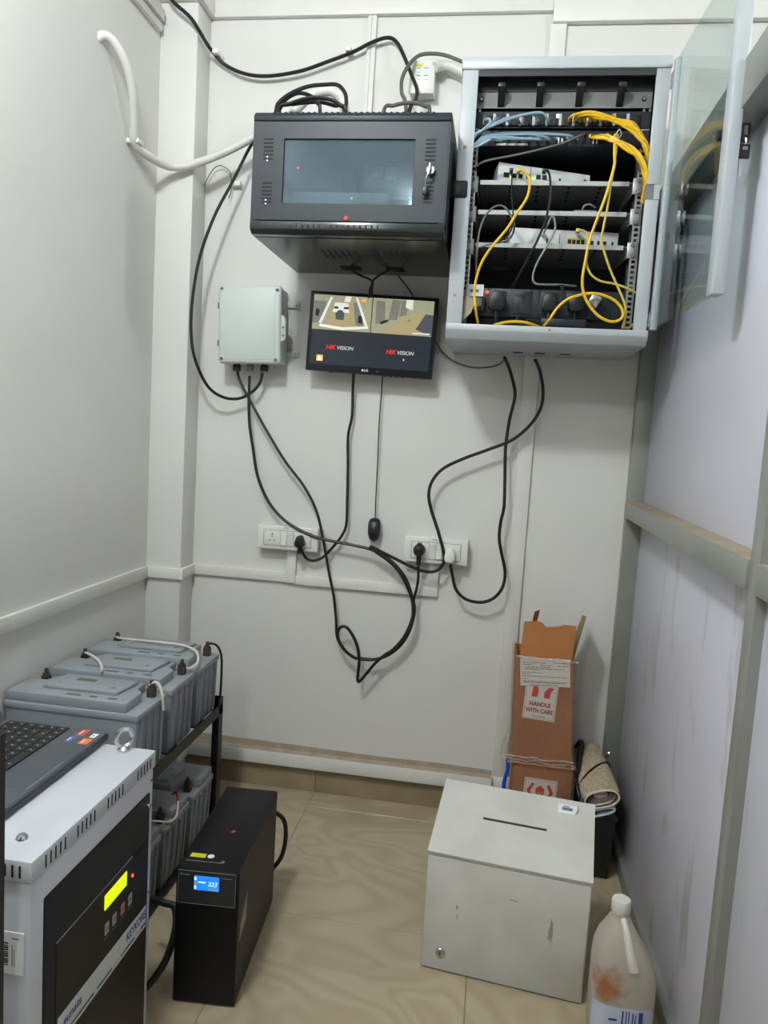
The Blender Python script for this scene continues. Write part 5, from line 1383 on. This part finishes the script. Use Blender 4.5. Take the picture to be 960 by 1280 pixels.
# ------------------------------------------------------------------ white ballot-style drop box
bx = thing('drop_box', 'white metal suggestion box with sloping slotted lid standing on the floor', 'box', (-0.094, -0.843, 0.0), math.radians(-6.43))
BW, BD, BF, BB = 0.401, 0.226, 0.317, 0.401
b = B()
b.prism([(0.006, 0.0), (BD, 0.0), (BD, BB - 0.004), (0.006, BF - 0.006)], 0.0, BW, 'x', bev=0.002)
b.part('body', 'ballot_white', bx)
b = B().box(0.003, BW - 0.003, -0.0005, 0.006, 0.004, BF - 0.012, bev=0.0015)
b.prism([(0.081, 0.184), (0.085, 0.186), (0.086, 0.176), (0.082, 0.173)], -0.0009, 0, 'y', m=1).prism([(0.084, 0.163), (0.087, 0.160), (0.086, 0.149), (0.084, 0.152)], -0.0009, 0, 'y', m=1)
b.prism([(0.312, 0.206), (0.314, 0.200), (0.318, 0.190), (0.319, 0.160), (0.317, 0.152), (0.3175, 0.128), (0.315, 0.146), (0.309, 0.150), (0.308, 0.172), (0.311, 0.186)], -0.0009, 0, 'y', m=1)
b.prism([(0.210, 0.232), (0.230, 0.230), (0.228, 0.227), (0.212, 0.229)], -0.0009, 0, 'y', m=1)
b.part('front_door', ['ballot_white', 'scuff'], bx)
sl = math.atan2(BB - BF, BD)
Ms = Matrix.Translation((0, 0, BF - 0.003)) @ Matrix.Rotation(sl, 4, 'X')
SLN = math.hypot(BD, BB - BF)
b = B()
sx0, sx1, sy0, sy1 = 0.120, 0.283, 0.124, 0.132
b.box(0, sx0, 0, SLN, 0.0, 0.004, M=Ms).box(sx1, BW, 0, SLN, 0.0, 0.004, M=Ms).box(sx0, sx1, 0, sy0, 0.0, 0.004, M=Ms).box(sx0, sx1, sy1, SLN, 0.0, 0.004, M=Ms)
b.box(sx0, sx1, sy0, sy1, -0.0005, 0.0008, m=1, M=Ms)
b.box(0, BW, -0.004, 0.0015, -0.010, 0.004, bev=0.001, M=Ms)
b.part('lid', ['ballot_white', 'slot_dark'], bx)
b = B().box(0.307, 0.356, 0.193, 0.223, 0.004, 0.0047, M=Ms).box(0.317, 0.344, 0.203, 0.213, 0.0046, 0.0050, m=1, M=Ms).box(0.320, 0.336, 0.215, 0.218, 0.0046, 0.0050, m=1, M=Ms).tube([(0.356, 0.223, 0.006), (0.358, 0.208, 0.007), (0.352, 0.195, 0.006)], 0.0012, 5, 4, m=2, M=Ms)
b.part('barcode_sticker', ['white_paper', 'print_grey', 'scuff'], bx)
B().lathe([(0.011, -0.006), (0.0125, -0.004), (0.0125, 0.0)], (0.049, 0, 0.052), 18, 'y').lathe([(0.0065, -0.0066), (0.0065, -0.0058)], (0.049, 0, 0.052), 12, 'y', 1).box(0.048, 0.050, -0.0070, -0.0062, 0.048, 0.056, m=2).part('lock', ['zinc', 'alu_dusty', 'opening_shade'], bx)

# ------------------------------------------------------------------ plastic jug
JX, JY = 0.375, -0.962
jg = thing('plastic_jug', 'translucent plastic jug with white cap and rusty stain beside the partition', 'jug', (JX, JY, 0.0))


def jug_ring(w, d, z, cx=0.0, n=32, p=0.62):
    out = []
    for i in range(n):
        a = 2 * PI * i / n
        c, s = math.cos(a), math.sin(a)
        out.append((cx + w * math.copysign(abs(c) ** p, c), d * math.copysign(abs(s) ** p, s), z))
    return out


JP = [(0.058, 0.048, 0.0, 0), (0.068, 0.056, 0.006, 0), (0.071, 0.058, 0.03, 0), (0.071, 0.058, 0.15, 0), (0.067, 0.057, 0.185, -0.004), (0.058, 0.053, 0.215, -0.011), (0.045, 0.045, 0.243, -0.016), (0.033, 0.035, 0.268, -0.018), (0.024, 0.026, 0.286, -0.018), (0.019, 0.019, 0.296, -0.018), (0.018, 0.018, 0.312, -0.018)]
bm = bmesh.new()
rings = [[bm.verts.new(v) for v in jug_ring(w, d, z, cx, p=0.62 if z < 0.25 else 0.9)] for w, d, z, cx in JP]
for a, c in zip(rings, rings[1:]):
    for k in range(32):
        bm.faces.new((a[k], a[(k + 1) % 32], c[(k + 1) % 32], c[k]))
bm.faces.new(rings[0][::-1])
bmesh.ops.recalc_face_normals(bm, faces=bm.faces[:])
q = B()
q._add(bm, 0, None)
q.part('body', 'milky_plastic', jg, angle=60)
B().lathe([(0.0205, 0.302), (0.0215, 0.304), (0.0215, 0.326), (0.0195, 0.331)], (-0.018, 0, 0), 20).part('cap', 'cap_white', jg)
B().tube([(-0.014, -0.018, 0.296), (-0.009, -0.030, 0.280), (-0.003, -0.042, 0.255), (0.003, -0.050, 0.228), (0.012, -0.052, 0.200)], lambda u: 0.0065 + 0.005 * u, 10, 5).part('handle', 'cap_white', jg)
# wrapped label
bm = bmesh.new()
g = []
for z in (0.040, 0.075, 0.112):
    row = []
    for i in range(13):
        a = math.radians(205 + i * 9.6)
        c, s = math.cos(a), math.sin(a)
        row.append(bm.verts.new((0.0722 * math.copysign(abs(c) ** 0.62, c), 0.0592 * math.copysign(abs(s) ** 0.62, s), z)))
    g.append(row)
for a, c in zip(g, g[1:]):
    for i in range(12):
        bm.faces.new((a[i], a[i + 1], c[i + 1], c[i]))
q = B()
q._add(bm, 0, None)
for x0, x1, z0, z1, mi in ((0.030, 0.038, 0.046, 0.108, 1), (0.022, 0.024, 0.050, 0.100, 1), (0.016, 0.018, 0.050, 0.104, 1), (0.008, 0.010, 0.050, 0.106, 1), (0.002, 0.004, 0.050, 0.106, 1), (-0.006, -0.003, 0.050, 0.106, 1), (-0.034, -0.016, 0.080, 0.084, 1), (-0.038, -0.014, 0.066, 0.069, 1)):
    q.box(x0, x1, -0.0600, -0.0590, z0, z1, m=mi)
q.part('label', ['label_pale', 'label_blue'], jg, label='pale label with blue print', angle=60)

# ------------------------------------------------------------------ tower UPS on the floor
up = thing('tower_ups', 'slim black tower UPS with a lit blue display standing on the floor', 'UPS', (-0.651, -1.091, 0.0), math.radians(4.2))
UW, UD, UH = 0.147, 0.40, 0.333
B().box(0.002, UW - 0.002, 0.004, UD, 0.006, UH, bev=0.002).part('case', 'ups_black', up)
B().box(UW - 0.0025, UW, 0.006, UD - 0.002, 0.008, UH - 0.003).lathe([(0.003, UW - 0.001), (0.003, UW + 0.0012)], (0, 0.02, 0.30), 8, 'x', 1).lathe([(0.003, UW - 0.001), (0.003, UW + 0.0012)], (0, 0.02, 0.03), 8, 'x', 1).part('side_cover', ['ups_side', 'opening_shade'], up)
B().box(0.0, UW, 0.0, 0.010, 0.004, UH - 0.001, bev=0.003).part('front_bezel', 'ups_black', up)
b = B().box(0.006, UW - 0.008, -0.0012, 0.001, 0.250, 0.328)
for x0, x1, z0, z1 in ((0.005, UW - 0.007, 0.2485, 0.2495), (0.005, UW - 0.007, 0.3275, 0.3285), (0.005, 0.0060, 0.2485, 0.3285), (UW - 0.008, UW - 0.007, 0.2485, 0.3285)):
    b.box(x0, x1, -0.0016, 0.001, z0, z1, m=1)
b.box(0.010, 0.015, -0.0016, 0.0, 0.316, 0.321, m=1).box(0.018, 0.032, -0.0016, 0.0, 0.317, 0.3195, m=1).box(0.106, 0.130, -0.0016, 0.0, 0.316, 0.3175, m=1)
b.part('display_panel', ['black_gloss', 'print_grey'], up)
b = B().box(0.043, 0.101, -0.0022, -0.001, 0.284, 0.318)
b.box(0.043, 0.050, -0.0026, -0.002, 0.286, 0.316, m=2).box(0.044, 0.048, -0.0029, -0.0024, 0.308, 0.315, m=1).box(0.044, 0.048, -0.0029, -0.0024, 0.287, 0.294, m=1).box(0.053, 0.070, -0.0026, -0.002, 0.302, 0.3045, m=1).box(0.076, 0.100, -0.0026, -0.002, 0.285, 0.291, m=2)
b.text('223', 0.0145, Matrix.Translation((0.086, -0.0024, 0.300)) @ RX90, 1, 0.0, 1.0, 0.2)
b.part('lcd', ['lcd_blue', 'lcd_white', 'lcd_teal'], up, label='glowing blue display reading 223')
B().box(0.016, 0.052, 0.046, 0.062, UH, UH + 0.0006).part('yellow_sticker', 'sticker_yellow', up)
B().lathe([(0.008, UH), (0.008, UH + 0.0006)], (0.064, 0.054, 0), 18).part('round_sticker', 'white_paper', up)
B().box(0.012, 0.100, 0.030, 0.0325, UH, UH + 0.0005).prism([(0.092, 0.034), (0.104, 0.034), (0.098, 0.042)], UH, UH + 0.0006, 'z').part('print_line', 'print_grey', up)
B().lathe([(0.006, UH), (0.0055, UH + 0.0006)], (0.085, 0.17, 0), 8).part('red_seal', 'red_seal', up)
B().prism([(0.020, 0.150), (0.085, 0.170), (0.085, 0.236), (0.030, 0.190)], UW - 0.0005, UW + 0.0006, 'x').part('side_sticker', 'alu_dusty', up)
B().tube([(UW - 0.035, UD - 0.005, 0.250), (UW - 0.030, UD + 0.035, 0.254), (UW + 0.010, UD + 0.050, 0.225), (UW + 0.020, UD + 0.050, 0.170), (UW + 0.010, UD + 0.045, 0.110), (UW - 0.020, UD + 0.035, 0.070), (UW - 0.05, UD - 0.004, 0.06)], 0.0065, 8, 6).part('power_lead', 'black_rubber', up)
for x in (0.02, UW - 0.02):
    for y in (0.03, UD - 0.03):
        B().lathe([(0.010, 0.0), (0.010, 0.0065)], (x, y, 0), 10).part('foot', 'black_rubber', up)
cord('floor_cable', [(-0.76, -0.97, 0.16), (-0.725, -0.985, 0.165), (-0.695, -0.99, 0.16), (-0.680, -1.02, 0.12), (-0.690, -1.07, 0.06), (-0.74, -1.11, 0.012), (-0.85, -1.13, 0.0085), (-1.0, -1.12, 0.0085)], 0.0085, 'black_rubber', 'thick black cable drooping to the floor between the UPS and the inverter', sub=6, seg=8)

# ------------------------------------------------------------------ grey inverter cabinet
CX0, CX1, CY0, CY1, CH = -1.12, -0.655, -1.632, -1.206, 0.660
iv = thing('inverter_cabinet', 'pale grey inverter cabinet with dark front panel and yellow display', 'inverter', ((CX0 + CX1) / 2, (CY0 + CY1) / 2, 0.0))
B().box(CX0 + 0.003, CX1 - 0.004, CY0 + 0.004, CY1 - 0.002, 0.0, 0.622, bev=0.003).part('body', 'cab_grey', iv, world=True)
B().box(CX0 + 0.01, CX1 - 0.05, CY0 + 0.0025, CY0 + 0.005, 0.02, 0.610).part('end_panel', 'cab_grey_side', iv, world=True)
b = B().box(CX0, CX1, CY0, CY1, 0.624, CH, bev=0.003)
for g0 in (-1.597, -1.505, -1.404, -1.288):
    for i in range(5):
        y = g0 + i * 0.0135
        b.box(CX1 - 0.002, CX1 + 0.0006, y, y + 0.0035, 0.631, 0.652, m=1)
for i in range(6):
    x = CX1 - 0.018 - i * 0.0125
    b.box(x - 0.0035, x, CY0 - 0.0006, CY0 + 0.002, 0.632, 0.652, m=1)
b.part('lid', ['cab_grey', 'opening_shade'], iv, world=True)
b = B().box(CX1 - 0.006, CX1 - 0.001, CY0 + 0.038, CY1 - 0.020, 0.03, 0.577, bev=0.004, m=0)
b.part('front_panel', 'panel_dark', iv, world=True)
fp = [c for c in iv.children if c.name.startswith('front_panel')][0]
X1 = CX1 - 0.001
B().prism([(-1.562, 0.04), (-1.232, 0.04), (-1.232, 0.475), (-1.237, 0.478), (-1.562, 0.478)], X1 - 0.001, X1 + 0.0012, 'x').part('control_plate', 'panel_brown', fp, world=True)
B().box(X1, X1 + 0.0016, -1.562, -1.300, 0.4775, 0.4790).part('silver_line', 'zinc', fp, world=True)
B().box(X1, X1 + 0.003, -1.408, -1.325, 0.434, 0.463, bev=0.0008).part('display', 'lcd_yellow', fp, world=True, label='glowing yellow-green display')
B().lathe([(0.0035, X1), (0.003, X1 + 0.003)], (0, -1.300, 0.4385), 10, 'x').part('indicator_light', 'led_red', fp, world=True)
for y, m in ((-1.398, 'button_grey'), (-1.370, 'button_grey'), (-1.338, 'button_red'), (-1.308, 'button_grey')):
    B().box(X1, X1 + 0.003, y - 0.007, y + 0.007, 0.382, 0.404, bev=0.001).box(X1, X1 + 0.0034, y - 0.003, y + 0.003, 0.390, 0.396, m=1).part('button', [m, 'print_grey'], fp, world=True)
    B().box(X1, X1 + 0.0016, y - 0.008, y + 0.008, 0.3735, 0.3755).part('button_label', 'print_grey', fp, world=True)
b = B().prism([(-1.556, 0.286), (-1.236, 0.286), (-1.236, 0.334), (-1.556, 0.338)], X1, X1 + 0.0018, 'x')
RYZ = Matrix(((0, 0, 1, 0), (1, 0, 0, 0), (0, 1, 0, 0), (0, 0, 0, 1)))
b.text('KEYKORE', 0.024, Matrix.Translation((X1 + 0.0020, -1.278, 0.316)) @ RYZ, 1, 0.0004, 0.78)
b.text('eunata', 0.024, Matrix.Translation((X1 + 0.0020, -1.512, 0.318)) @ RYZ, 1, 0.0002, 0.9, 0.2)
for y0, y1, m in ((-1.545, -1.50, 2), (-1.50, -1.44, 3), (-1.43, -1.375, 1), (-1.37, -1.345, 4), (-1.34, -1.32, 2), (-1.32, -1.285, 3), (-1.28, -1.26, 4), (-1.258, -1.238, 3)):
    b.box(X1, X1 + 0.0021, y0, y1, 0.293, 0.297, m=m)
b.part('brand_strip', ['strip_white', 'label_blue', 'print_maroon', 'print_black', 'pale_yellow_cord'], fp, world=True, label='white strip with blue lettering')
B().lathe([(0.006, CX1 - 0.002), (0.0055, CX1 + 0.005), (0.003, CX1 + 0.006)], (0, CY1 - 0.032, 0.553), 14, 'x').part('panel_screw', 'chrome', iv, world=True)
for z in (0.598, 0.35):
    B().lathe([(0.003, CX1 - 0.005), (0.003, CX1 - 0.0025)], (0, CY1 - 0.010, z), 8, 'x').part('panel_screw', 'print_grey', iv, world=True)
b = B().box(-0.716, -0.668, CY0 + 0.0012, CY0 + 0.003, 0.470, 0.540, m=0)
b.text('MIND', 0.010, Matrix.Translation((-0.709, CY0 + 0.001, 0.503)) @ RX90 @ Matrix.Rotation(PI / 2, 4, 'Z'), 1, 0.0004)
for i in range(11):
    z = 0.484 + i * 0.0036
    b.box(-0.702, -0.694, CY0 + 0.0008, CY0 + 0.0014, z, z + (0.0024 if i % 3 else 0.0014), m=1)
b.box(-0.688, -0.6868, CY0 + 0.0008, CY0 + 0.0014, 0.484, 0.520, m=2).box(-0.684, -0.6832, CY0 + 0.0008, CY0 + 0.0014, 0.484, 0.512, m=2).box(-0.688, -0.676, CY0 + 0.0008, CY0 + 0.0014, 0.529, 0.531, m=2)
b.part('asset_label', ['white_paper', 'print_black', 'print_grey'], iv, world=True, label='white asset sticker with barcode')

# eye bolt and plain bolt on the lid
b = B()
ex, ey = -0.716, -1.226
ring = [(ex + 0.0165 * math.cos(a) * 0.75, ey + 0.0165 * math.cos(a) * 0.66, CH + 0.027 + 0.0185 * math.sin(a)) for a in [2 * PI * i / 24 for i in range(25)]]
b.tube(ring, 0.0052, 8, 1, spline=False)
b.lathe([(0.013, CH), (0.013, CH + 0.005), (0.008, CH + 0.010)], (ex, ey, 0), 16)
b.part('eye_bolt', 'chrome', iv, world=True, label='bright lifting eye bolt')
B().lathe([(0.0105, CH), (0.0095, CH + 0.003), (0.006, CH + 0.007), (0.002, CH + 0.0075)], (-0.711, -1.574, 0), 8).part('bolt', 'chrome', iv, world=True)

# ------------------------------------------------------------------ laptop on the inverter
LZ = 0.6605
lp = thing('laptop', 'dark grey open laptop lying on the inverter cabinet', 'laptop', (-0.885, -1.373, LZ))
LX0, LX1, LY0, LY1 = -1.005, -0.768, -1.552, -1.193
B().box(LX0, LX1, LY0, LY1, LZ + 0.004, LZ + 0.018, bev=0.004).part('base', 'laptop_edge', lp, world=True)
LT = LZ + 0.0225
B().prism([(LX0, LY0 + 0.01), (LX0 + 0.01, LY0), (LX1 - 0.010, LY0), (LX1, LY0 + 0.010), (LX1, LY1 - 0.010), (LX1 - 0.010, LY1), (LX0 + 0.01, LY1), (LX0, LY1 - 0.01)], LZ + 0.016, LT, 'z', bev=0.0012).part('palm_rest', 'laptop_grey', lp, world=True)
KX0, KX1, KY0, KY1 = -0.990, -0.850, -1.538, -1.205
kb = B().box(KX0, KX1, KY0, KY1, LT - 0.001, LT + 0.0003).part('keyboard', 'key_black', lp, world=True)
kmesh = {}
rows = 6
px = (KX1 - KX0) / rows
for r in range(rows):
    xa = KX1 - (r + 1) * px
    if r == 0:
        cells = [1.3, 1, 1, 1, 5, 1, 1, 1, 1, 1, 1]
    elif r == 1:
        cells = [2.2] + [1] * 10 + [2.0, 1]
    elif r == 2:
        cells = [1.7] + [1] * 11 + [1.5, 1]
    else:
        cells = [1.2] + [1] * 12 + [1, 1]
    tot = sum(cells)
    y = KY0
    for c in cells:
        w = (KY1 - KY0) * c / tot
        key = (round(w, 4))
        if key not in kmesh:
            m = B().box(-px / 2 + 0.0012, px / 2 - 0.0012, -w / 2 + 0.0012, w / 2 - 0.0012, 0, 0.0022, bev=0.0006, seg=1)
            m.box(-0.002, 0.002, -0.0018, 0.0016, 0.0021, 0.0024, m=1)
            kmesh[key] = m.mesh('key', ['key_black', 'key_mark'])
        o = bpy.data.objects.new('key', kmesh[key])
        COL.objects.link(o)
        o.parent = kb
        o.location = Vector((xa + px / 2, y + w / 2, LT + 0.0002)) - lp.location
        y += w
B().box(-0.842, LX1 - 0.006, -1.467, -1.352, LT - 0.0002, LT + 0.0003).box(-0.776, -0.7745, -1.467, -1.352, LT, LT + 0.0006, m=1).part('touchpad', ['laptop_grey', 'zinc'], lp, world=True)
for n, m, x0, x1, y0, y1 in (('red_sticker', 'sticker_red', -0.822, -0.804, -1.234, -1.200), ('blue_sticker', 'sticker_blue', -0.828, -0.812, -1.268, -1.238), ('orange_sticker', 'sticker_orange', -0.796, -0.776, -1.270, -1.243), ('white_sticker', 'white_paper', -0.790, -0.778, -1.236, -1.216)):
    B().box(x0, x1, y0, y1, LT, LT + 0.0004).box(x0 + 0.004, x0 + 0.007, y0 + 0.006, y1 - 0.008, LT, LT + 0.0006, m=1).part(n, [m, 'white_paper' if n != 'white_sticker' else 'print_grey'], lp, world=True)
for x in (LX0 + 0.02, LX1 - 0.02):
    for y in (LY0 + 0.03, LY1 - 0.03):
        B().lathe([(0.006, LZ - 0.0005), (0.006, LZ + 0.005)], (x, y, 0), 8).part('foot', 'black_rubber', lp, world=True)
Ml = Matrix.Translation((LX0 + 0.004, (LY0 + LY1) / 2, LT - 0.003)) @ Matrix.Rotation(math.radians(-40), 4, 'Y')
B().box(-0.007, 0.0, -0.176, 0.176, 0.0, 0.232, bev=0.003, M=Ml).box(0.0, 0.0008, -0.166, 0.166, 0.016, 0.222, m=1, M=Ml).part('screen_lid', ['laptop_grey', 'black_gloss'], lp, world=True)

# ------------------------------------------------------------------ battery rack and batteries
br = thing('battery_rack', 'black angle-iron rack holding two tiers of grey batteries', 'rack', (-1.03, -0.68, 0.0))
RXA, RXB, RYA, RYB = -1.2185, -0.834, -1.155, -0.318
for x0, sx in ((RXA, 1), (RXB, -1)):
    for y0, sy in ((RYA, 1), (RYB, -1)):
        B().box(min(x0, x0 + sx * 0.034), max(x0, x0 + sx * 0.034), min(y0, y0 + sy * 0.004), max(y0, y0 + sy * 0.004), 0.0, 0.448).box(min(x0, x0 + sx * 0.004), max(x0, x0 + sx * 0.004), min(y0, y0 + sy * 0.034), max(y0, y0 + sy * 0.034), 0.0, 0.448).part('post', 'rack_black', br, world=True)
for z0, z1 in ((0.392, 0.426),):
    for x0, x1 in ((RXA, RXA + 0.004), (RXB - 0.004, RXB)):
        B().box(x0, x1, RYA, RYB, z0, z1).part('side_rail', 'rack_black', br, world=True)
    for y0, y1 in ((RYA, RYA + 0.004), (RYB - 0.004, RYB)):
        B().box(RXA, RXB, y0, y1, z0, z1 - 0.006).part('end_rail', 'rack_black', br, world=True)
    for y in (-1.0, -0.84, -0.66, -0.46):
        B().box(RXA + 0.004, RXB - 0.004, y - 0.02, y + 0.02, 0.396, 0.4115).part('crossbar', 'rack_black', br, world=True)
for x0, x1 in ((RXA, RXA + 0.034), (RXB - 0.034, RXB)):
    B().box(x0, x1, RYA, RYB, 0.006, 0.0105).part('floor_rail', 'rack_black', br, world=True)


def make_battery(label, group):
    """local: length along +x, width along +y, standing on z = 0"""
    t = thing('battery', label, 'battery', group=group)
    L, Wd = 0.372, 0.172
    b = B().hexa([(0.012, 0.006, 0), (L - 0.009, 0.006, 0), (L - 0.009, Wd - 0.006, 0), (0.012, Wd - 0.006, 0)], [(0.004, 0.003, 0.170), (L - 0.004, 0.003, 0.170), (L - 0.004, Wd - 0.003, 0.170), (0.004, Wd - 0.003, 0.170)], bev=0.003)
    for k in range(4):                         # ribs on the end walls
        y = 0.022 + k * 0.040
        for s in (0, 1):
            xb, xt = (L - 0.009, L - 0.004) if s else (0.012, 0.004)
            dx = 0.005 if s else -0.005
            b.hexa([(xb - dx, y, 0.01), (xb + dx, y, 0.01), (xb + dx, y + 0.010, 0.01), (xb - dx, y + 0.010, 0.01)], [(xt - dx, y - 0.002, 0.165), (xt + dx, y - 0.002, 0.165), (xt + dx, y + 0.008, 0.165), (xt - dx, y + 0.008, 0.165)])
    b.part('case', 'battery_grey', t)
    B().box(0.0, L, 0.0, Wd, 0.168, 0.187, bev=0.004).part('rim', 'battery_lid', t)
    ln = B()
    ln.prism([(0.004, 0.006), (L - 0.036, 0.006), (L - 0.036, 0.094), (L - 0.060, 0.118), (L - 0.060, Wd - 0.006), (0.075, Wd - 0.006), (0.052, 0.112), (0.004, 0.112)], 0.186, 0.213, 'z', bev=0.004)
    ln.part('lid', 'battery_lid', t)
    B().prism([(0.078, 0.050), (L - 0.085, 0.050), (L - 0.072, Wd - 0.020), (0.090, Wd - 0.020)], 0.212, 0.222, 'z', bev=0.004).part('vent_cover', 'battery_lid', t)
    for x0, x1, y0, y1, z in ((0.140, 0.195, 0.105, 0.125, 0.2220), (0.160, 0.200, 0.022, 0.034, 0.2130), (0.225, 0.245, 0.022, 0.034, 0.2130), (0.275, 0.300, 0.022, 0.034, 0.2130), (0.105, 0.117, 0.078, 0.081, 0.2220)):
        B().box(x0, x1, y0, y1, z - 0.0004, z + 0.0004).part('marking', 'battery_mark', t)
    B().box(0.255, 0.269, 0.078, 0.081, 0.2216, 0.2225).box(0.2605, 0.2635, 0.072, 0.088, 0.2216, 0.2226).part('plus_mark', 'battery_mark', t)
    for x, y in ((0.032, 0.140), (L - 0.030, 0.138)):
        q = B().box(x - 0.011, x + 0.011, y - 0.010, y + 0.010, 0.186, 0.2115, bev=0.003).lathe([(0.0105, 0.211), (0.0105, 0.219)], (x, y, 0), 6).lathe([(0.006, 0.219), (0.0055, 0.232)], (x, y, 0), 10).lathe([(0.0125, 0.2105), (0.0125, 0.213)], (x, y, 0), 14)
        q.part('terminal', 'terminal', t)
    return t


bat = make_battery('grey sealed battery nearest the pillar on the upper tier of the rack', 'batteries on the rack')
BX = -1.214
bat.location = (BX, -0.518, 0.4135)
dup(bat, (BX, -0.714, 0.4135), 'grey sealed battery in the middle of the upper tier of the rack')
dup(bat, (BX, -0.912, 0.4135), 'grey sealed battery on the upper tier of the rack beside the open laptop')
for y, lab in ((-0.530, 'grey sealed battery nearest the back wall on the lower tier of the rack'), (-0.725, 'grey sealed battery with red and white leads on the lower tier of the rack'), (-0.920, 'grey sealed battery on the lower tier of the rack close to the black UPS')):
    dup(bat, (BX + 0.372, y + 0.172, 0.0115), lab, PI)

TZ = 0.4135 + 0.218
cord('jumper_wire', [(-1.182, -0.385, TZ), (-1.15, -0.405, TZ + 0.004), (-1.06, -0.43, TZ + 0.012), (-0.99, -0.435, TZ + 0.014), (-0.92, -0.440, TZ + 0.012), (-0.870, -0.470, TZ + 0.004), (-0.848, -0.52, TZ - 0.012), (-0.855, -0.562, TZ - 0.016), (-0.876, -0.575, TZ - 0.004)], 0.0040, 'wire_white', 'long white jumper wire across the two rear batteries of the upper tier', 'wire', sub=6)
cord('jumper_wire', [(-1.182, -0.575, TZ), (-1.16, -0.60, TZ + 0.010), (-1.10, -0.65, TZ + 0.012), (-1.065, -0.69, TZ + 0.008), (-1.05, -0.715, TZ + 0.004)], 0.0040, 'wire_white', 'short white jumper wire lying on the middle battery of the upper tier', 'wire', sub=6)
cord('jumper_wire', [(-0.878, -0.775, TZ), (-0.862, -0.778, TZ + 0.012), (-0.845, -0.785, TZ + 0.006), (-0.834, -0.79, TZ - 0.02), (-0.832, -0.785, TZ - 0.06)], 0.0038, 'wire_white', 'white wire bending over the end of the battery beside the laptop', 'wire', sub=6)
cord('battery_lead', [(-0.878, -0.380, TZ), (-0.865, -0.374, TZ + 0.008), (-0.848, -0.352, TZ - 0.006), (-0.838, -0.338, TZ - 0.05), (-0.838, -0.334, TZ - 0.15), (-0.842, -0.332, 0.43), (-0.850, -0.330, 0.3), (-0.850, -0.330, 0.16), (-0.85, -0.330, 0.02)], 0.0038, 'black_rubber', 'black battery lead running down the rack post from the rear battery', 'wire', sub=6)
LZB = 0.0115 + 0.222
cord('battery_lead', [(-0.882, -0.590, LZB), (-0.865, -0.600, LZB + 0.010), (-0.850, -0.630, LZB - 0.010), (-0.843, -0.665, LZB - 0.035), (-0.852, -0.70, LZB - 0.035)], 0.0034, 'wire_red', 'red lead on the lower tier bending between two batteries', 'wire', sub=6)
cord('battery_lead', [(-0.850, -0.625, LZB - 0.002), (-0.838, -0.66, LZB - 0.025), (-0.842, -0.70, LZB - 0.025), (-0.866, -0.735, LZB - 0.008), (-0.92, -0.765, LZB)], 0.0034, 'wire_white', 'white lead on the lower tier running beside the red one', 'wire', sub=6)
B().tube([(-0.920, -0.765, LZB), (-0.945, -0.772, LZB), (-0.97, -0.778, LZB - 0.002)], 0.006, 7, 4).solo('battery_lead', 'wire_red', 'short red sleeve on the end of the white lower-tier lead', 'wire')

# ------------------------------------------------------------------ black post of a second rack, cropped by the frame
t = thing('rack_post', 'black steel angle post standing at the corner of the inverter cabinet', 'post', (-0.70, -1.70, 0.0))
B().box(-0.722, -0.678, -1.706, -1.702, 0.0, 0.878).box(-0.682, -0.678, -1.706, -1.664, 0.0, 0.878).part('angle', 'rack_black', t, world=True)
B().box(-0.728, -0.674, -1.710, -1.660, 0.0, 0.006).part('foot_plate', 'rack_black', t, world=True)
